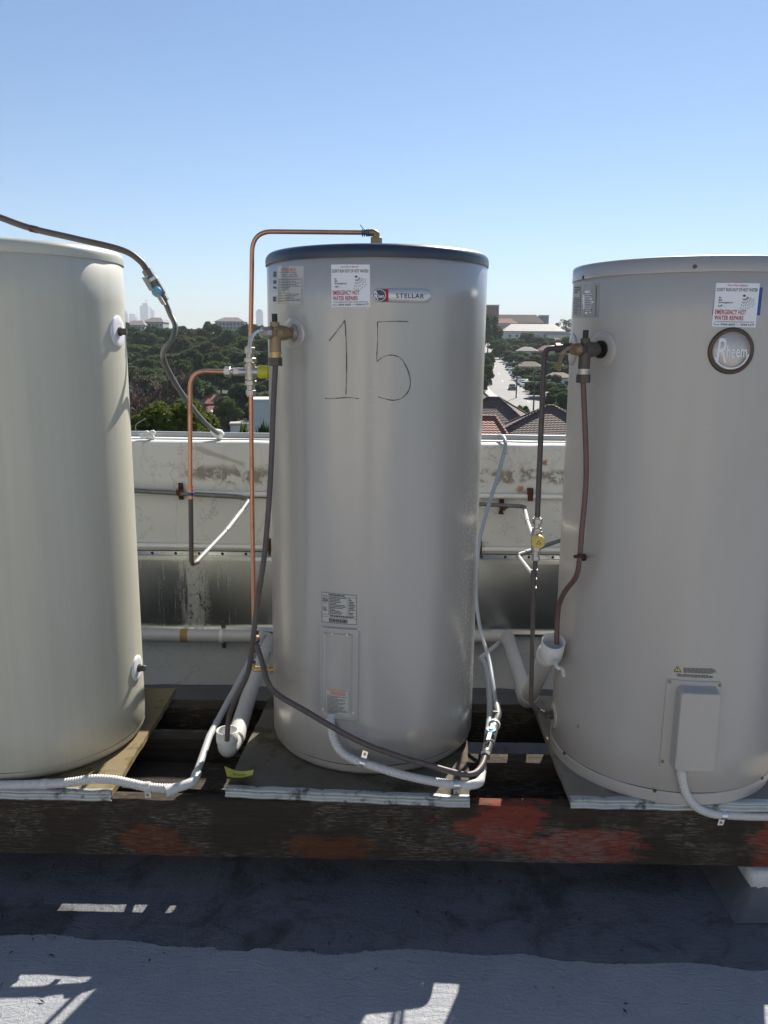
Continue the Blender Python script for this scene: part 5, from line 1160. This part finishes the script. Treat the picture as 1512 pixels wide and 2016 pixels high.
for (x0, x1, y0, yt, Y, lb_, ns) in ((246, 286, 668, 640, 455, 'white apartment block with window rows on the left ridge', (6, 3)), (284, 322, 664, 634, 462, 'taller white apartment block with pitched roof on the left ridge', (5, 3)), (424, 480, 660, 633, 485, 'pale apartment building rising from treetops along the ridge', (8, 3))):
    a_, b_ = at(x0, y0, Y), at(x1, y0, Y); hw = (b_[0]-a_[0])/2; ze = at(x0, yt, Y)[2]
    house('apartment_building', lb_, (a_[0]+hw, Y+6), hw, 6, gz(a_[0], Y)-1, ze, ze+2.6, 'wall_pale', 'roof_grey', 0, .5, wins(hw, a_[2]+1, ze-.4, *ns, 1.3, 1.4), 'building')
# skyline
def tower(label, x0, x1, yt, Y, steps=()):
    a_, b_ = at(x0, yt, Y), at(x1, yt, Y); c = ((a_[0]+b_[0])/2, Y); hw = (b_[0]-a_[0])/2
    t = thing('skyline_tower', label, 'tower', (c[0], Y, 0), 'hazy towers on the city skyline'); m = MB(); m.box((c[0]-hw, Y-hw*.8, 0), (c[0]+hw, Y+hw*.8, a_[2])); part(t, 'shaft', m, 'wall_far')
    for (f0, f1, y_) in steps:
        z1 = at(x0, y_, Y)[2]; w_ = 2*hw; m = MB(); m.box((c[0]-hw+w_*f0, Y-hw*.5, a_[2]), (c[0]-hw+w_*f1, Y+hw*.5, z1)); part(t, 'crown', m, 'wall_far')
for a in (('hazy stepped tower cluster left of the tallest skyline tower', 244, 252, 617, 6200, ((.1, .7, 612),)), ('hazy low broad tower beside the tallest skyline tower', 253, 271, 624, 6300, ((.2, .8, 618),)), ('tallest hazy skyline tower with thin mast', 277, 293, 602, 6000, ((.25, .9, 597), (.7, .76, 588))),
          ('hazy tower leaning against the tallest skyline tower', 292, 304, 610, 6100, ((.1, .6, 605),)), ('hazy low block between the tallest tower and the valve pipe', 306, 318, 628, 6400, ((.2, .6, 625),)), ('faint low block at the fading end of the skyline', 319, 332, 630, 6500, ()), ('lone hazy tower with domed crown beside the copper pipe', 504.5, 518, 613, 5200, ((.12, .88, 610.5), (.3, .7, 608.8))), ('faint skyline slab behind the low broad tower', 262, 276, 629, 6600, ())): tower(*a)

# ---- trees
def leaf_mat(name, c0, c1, sc_=1.):
    m, n, l, b = nt(name); oi = n.new('ShaderNodeObjectInfo'); f_ = noise(n, l, coords(n, l), 9*sc_, 3)
    c = mixc(n, l, f_, c0, c1); c = mixc(n, l, mth(n, l, 'MULTIPLY', oi.outputs['Random'], .55), c, [x*.55 for x in c1]); l.new(c, b.inputs['Base Color']); b.inputs['Roughness'].default_value = .8; b.inputs['Specular IOR Level'].default_value = .2
    b.inputs['Subsurface Weight'].default_value = 0
    tr = n.new('ShaderNodeBsdfTranslucent'); l.new(c, tr.inputs[0]); mx = n.new('ShaderNodeMixShader'); mx.inputs[0].default_value = .38; l.new(b.outputs[0], mx.inputs[1]); l.new(tr.outputs[0], mx.inputs[2]); l.new(mx.outputs[0], n['Material Output'].inputs[0]); return m
MT['leaf_dark'] = leaf_mat('dark_evergreen_leaves', (.042, .074, .028), (.10, .15, .058)); MT['leaf_mid'] = leaf_mat('mid_green_leaves', (.045, .085, .022), (.13, .18, .055)); MT['leaf_olive'] = leaf_mat('olive_leaves', (.07, .078, .034), (.14, .15, .07)); MT['leaf_bright'] = leaf_mat('bright_green_leaves', (.06, .10, .015), (.20, .23, .05))
MT['bark'] = M('grey_brown_bark', (.10, .075, .055), .9, 0, .25, 20); MT['twig'] = M('bare_purple_brown_twigs', (.15, .105, .09), .9, 0, .2, 5)
def leafcloud(g, lobes, n, size, elong=1.6):
    L = np.array(lobes); wts = L[:, 3]**2; k = g.choice(len(L), n, p=wts/wts.sum()); d = g.normal(0, 1, (n, 3)); d /= np.linalg.norm(d, axis=1)[:, None]; d[:, 2] = np.where(d[:, 2] < -.75, -d[:, 2], d[:, 2])
    r = L[k, 3]*(.55+.45*g.random(n)**.45); P = L[k, :3]+d*r[:, None]*np.array((1, 1, .8))
    a = g.normal(0, 1, (n, 3)); a /= np.linalg.norm(a, axis=1)[:, None]; nn = d+.9*g.normal(0, 1, (n, 3)); b = np.cross(a, nn); b /= np.linalg.norm(b, axis=1)[:, None]+1e-9; a = np.cross(b, nn); a /= np.linalg.norm(a, axis=1)[:, None]+1e-9
    s = size*(.6+.8*g.random(n))[:, None]; V = np.stack([P-a*s*elong, P-b*s*.62+a*s*.1, P+a*s*elong, P+b*s*.62+a*s*.1], 1).reshape(-1, 3); return V
def quadmesh(name, V, mat):
    n = len(V)//4; me = bpy.data.meshes.new(name); me.vertices.add(len(V)); me.vertices.foreach_set('co', V.ravel().astype(np.float32)); me.loops.add(len(V)); me.loops.foreach_set('vertex_index', np.arange(len(V), dtype=np.int32))
    me.polygons.add(n); me.polygons.foreach_set('loop_start', np.arange(0, len(V), 4, dtype=np.int32)); me.polygons.foreach_set('loop_total', np.full(n, 4, dtype=np.int32)); me.update(calc_edges=True); me.materials.append(MT[mat]); return me
def tree_proto(seed, mat, nleaf=4600, size=.031, shape='round', trunk=.45):
    """unit tree: height 1, crown half width about .36"""
    g = np.random.default_rng(seed); lobes = []
    for i in range(24 if shape != 'cone' else 16):
        if shape == 'cone': h = .18+.78*i/15; R_ = .34*(1-h)+.03; a = g.uniform(0, 6.28); lobes.append((R_*.6*math.cos(a), R_*.6*math.sin(a), h, R_*.75+.02))
        else:
            a = g.uniform(0, 6.28); u = g.uniform(0, 1)**.6; h = .2+.68*g.random()**.8; env = .29*math.sqrt(max(.05, 1-((h-.52)/.42)**2)); lobes.append((env*u*math.cos(a), env*u*math.sin(a), h, g.uniform(.095, .17)))
    cr = quadmesh('crown', leafcloud(g, lobes, nleaf, size), mat); m = MB(); m.sweep(spline([(0, 0, 0), (.01, .005, .2), (-.005, .01, trunk), (0, 0, .72)], 5), list(np.linspace(.022, .008, 16)), 7)
    for lb_ in lobes[::2]: m.sweep([(0, 0, lb_[2]*.5), (lb_[0]*.5, lb_[1]*.5, lb_[2]*.75), lb_[:3]], [.010, .007, .003], 5)
    return cr, m.mesh('trunk', 'bark')
PR = {'dark': [tree_proto(i, 'leaf_dark') for i in (1, 2, 3)], 'mid': [tree_proto(i, 'leaf_mid') for i in (4, 5)], 'olive': [tree_proto(i, 'leaf_olive') for i in (6, 7)], 'bright': [tree_proto(8, 'leaf_bright')], 'cone': [tree_proto(9, 'leaf_dark', 2400, .018, 'cone')], 'open': [tree_proto(10, 'leaf_dark', 1500, .02)]}
def put_tree(kind, x, y, z, H, wd, label, group):
    cr, tk = PR[kind][random.randrange(len(PR[kind]))]; t = thing('conifer_tree' if kind == 'cone' else 'leafy_tree', label, 'tree', (x, y, z), group); t.rotation_euler = (0, 0, random.uniform(0, 6.28)); t.scale = (wd/.72, wd/.72, H)
    for nm, me in (('crown', cr), ('trunk', tk)): o = bpy.data.objects.new(nm, me); sc.collection.objects.link(o); o.parent = t
LBL = {'dark': 'dark green tree', 'mid': 'mid green tree', 'olive': 'olive brown tree', 'bright': 'bright green tree', 'cone': 'dark pointed conifer', 'open': 'open crowned see-through tree'}
def tree_px(kind, x, yt, Y, wpx, place, group):
    tp = at(x, yt, Y); z = gz(tp[0], Y)-.2; put_tree(kind, tp[0], Y, z, max(3, tp[2]-z), wpx*Y/CAM_F, f'{LBL[kind]} {place}', group+', '+kind)
# wooded slope on the left
for (Y, n_, y0) in ((420, 13, 633), (370, 12, 641), (320, 12, 652), (270, 11, 668), (230, 11, 688), (195, 10, 712), (165, 9, 738), (140, 8, 768)):
    for i in range(n_):
        x = 205+(355)*(i+.5+random.uniform(-.35, .35))/n_
        if Y < 170 and (x < 300 or 395 < x < 500): continue
        if Y == 420 and (240 < x < 325 or 420 < x < 482): y_ = 645 if x > 325 else 655
        else: y_ = y0
        tree_px(random.choice(['dark', 'dark', 'dark', 'mid', 'olive']), x, y_+random.uniform(-8, 14), Y+random.uniform(-22, 22), random.uniform(11, 15)*CAM_F/Y*.72, {420: 'on the ridge crest below the skyline towers', 370: 'just under the crest of the wooded ridge', 320: 'on the upper wooded slope', 270: 'in the upper middle of the wooded slope', 230: 'midway down the wooded slope', 195: 'low on the wooded slope', 165: 'near the foot of the wooded slope', 140: 'at the foot of the slope above the near tree'}[Y], 'trees of the wooded slope')
for (k, x, yt, Y, wp, pl) in (('mid', 446, 781, 135, 62, 'rounded above the flat white houses'), ('dark', 485, 745, 150, 75, 'standing tall behind the white houses'), ('mid', 476, 832, 42, 75, 'crown just above the parapet under the copper pipe'), ('dark', 515, 828, 46, 70, 'crown by the parapet next to the silver cylinder'), ('bright', 262, 800, 60, 40, 'peeping out beside the cream cylinder')):
    tree_px(k, x, yt, Y, wp, pl, 'single trees on the left')
# hillside on the right
for (k, x, yt, Y, wp) in (('dark', 962, 616, 455, 30), ('dark', 948, 610, 440, 34), ('dark', 976, 638, 470, 26), ('dark', 985, 668, 430, 30), ('dark', 1003, 663, 490, 26), ('mid', 1022, 668, 460, 26), ('dark', 1040, 652, 500, 28), ('dark', 1060, 662, 470, 28), ('mid', 1080, 664, 480, 26), ('dark', 1100, 668, 460, 30), ('dark', 1120, 662, 440, 32),
                          ('mid', 985, 678, 400, 22), ('dark', 1005, 690, 370, 32), ('dark', 1024, 692, 360, 34), ('dark', 1018, 712, 320, 30), ('olive', 1062, 690, 350, 34), ('mid', 1085, 695, 340, 34), ('dark', 1108, 690, 330, 36), ('dark', 1033, 722, 290, 36), ('mid', 1060, 722, 270, 38), ('dark', 1048, 738, 250, 34), ('mid', 1088, 712, 260, 44), ('dark', 1112, 715, 240, 40),
                          ('dark', 1078, 748, 195, 50), ('mid', 1097, 762, 160, 44), ('dark', 1064, 752, 205, 36), ('dark', 1115, 770, 150, 40), ('bright', 1100, 818, 118, 50), ('dark', 952, 700, 262, 30), ('dark', 946, 735, 225, 26), ('dark', 950, 792, 130, 34), ('dark', 1025, 790, 122, 30), ('dark', 1036, 798, 118, 22), ('mid', 975, 690, 420, 14), ('dark', 968, 788, 140, 18), ('mid', 955, 716, 238, 24), ('dark', 947, 742, 212, 22), ('dark', 963, 694, 310, 18), ('dark', 1030, 700, 335, 26), ('mid', 1052, 698, 320, 26), ('dark', 1022, 726, 262, 18), ('dark', 1072, 735, 228, 30), ('dark', 1040, 760, 212, 14), ('olive', 1090, 735, 205, 26), ('dark', 1010, 676, 445, 24), ('dark', 1052, 676, 440, 26)):
    tree_px(k, x, yt, Y, wp*1.4, 'on the left kerb of the sloping street' if x < 978 else 'just below the long hilltop building' if Y >= 440 else 'between the hillside houses' if Y > 300 else 'around the side street corner' if Y > 180 else 'right behind the brown tiled roof', 'trees around the sloping street')
tree_px('cone', 1096, 790, 138, 30, 'near the dark blue car behind the brown roof', 'conifer')
for (x, yt, Y, wp) in ((1116, 624, 590, 28), (1098, 632, 600, 18)): tree_px('open', x, yt, Y, wp, 'on the skyline right of the hilltop building', 'skyline trees')
# near leafy tree crown and the bare tree
g = np.random.default_rng(21)
nb_ = at(335, 845, 25); t = thing('leafy_tree', 'glossy leaved green tree crown just beyond the parapet behind the copper loop', 'tree', (nb_[0], 25, -15))
lobes = []
for i in range(30):
    x = 258+150*g.random(); top_ = 772+14*abs((x-335)/75)**2*2+10*g.random(); c = at(x, top_+26+50*g.random(), 24.3+1.8*g.random()); lobes.append((*c, g.uniform(.28, .48)))
V = leafcloud(g, lobes, 9500, .062, 1.35); o = bpy.data.objects.new('crown', quadmesh('crown', V-np.array((nb_[0], 25, -15)), 'leaf_bright')); sc.collection.objects.link(o); o.parent = t
m = MB(); m.sweep(spline([(nb_[0], 25, -15), (nb_[0]+.1, 25, -8), (nb_[0], 25, -2.6)], 6), list(np.linspace(.2, .07, 13)), 8)
for lb_ in lobes[::3]: m.sweep([(nb_[0], 25, -3.6), lb_[:3]], [.05, .015], 5)
part(t, 'trunk', m, 'bark')
bt = at(292, 840, 42); t = thing('bare_tree', 'leafless brown twiggy tree beside the cream cylinder', 'tree', (bt[0]-1.2, 42, -15)); m = MB(); tw = MB(); g = np.random.default_rng(33)
def grow(p, d, L, r, lev):
    d = unit(d+g.normal(0, .10, 3)); q = p+d*L; (m if lev < 3 else tw).sweep([p, (p+q)/2+g.normal(0, L*.04, 3), q], [r, r*.85, r*.7], 5 if lev < 3 else 3, False)
    if lev >= 6: return
    for k in range(3 if lev < 5 else 2):
        a = g.normal(0, .42, 3); a[2] = abs(a[2])*.4; grow(p+d*L*g.uniform(.55, 1), unit(d+a+np.array((.10, 0, .06))), L*g.uniform(.62, .82), r*.70, lev+1)
base = np.array((bt[0]-1.2, 42, -15.)); m.sweep([base, base+np.array((.2, 0, 6)), base+np.array((.3, 0, 11.0))], [.22, .17, .13], 7)
for k in range(5): grow(base+np.array((.3, 0, 9.4+.35*k)), unit(np.array((-.35+.28*k, g.normal(0, .2), 1.))), 1.9, .11, 1)
part(t, 'branches', m, 'twig'); part(t, 'twigs', tw, 'twig')

# ---- air
hm = bpy.data.materials.new('haze_air'); hm.use_nodes = True; hn_ = hm.node_tree.nodes; hn_.remove(hn_['Principled BSDF']); pv = hn_.new('ShaderNodeVolumePrincipled'); pv.inputs['Color'].default_value = (.92, .96, 1, 1); pv.inputs['Density'].default_value = 1.5e-4; pv.inputs['Anisotropy'].default_value = .0
hm.node_tree.links.new(pv.outputs[0], hn_['Material Output'].inputs['Volume'])
m = MB(); m.box((-7600, -600, -18), (7600, 9400, 345)); solo('haze', m, hm, kind='stuff')
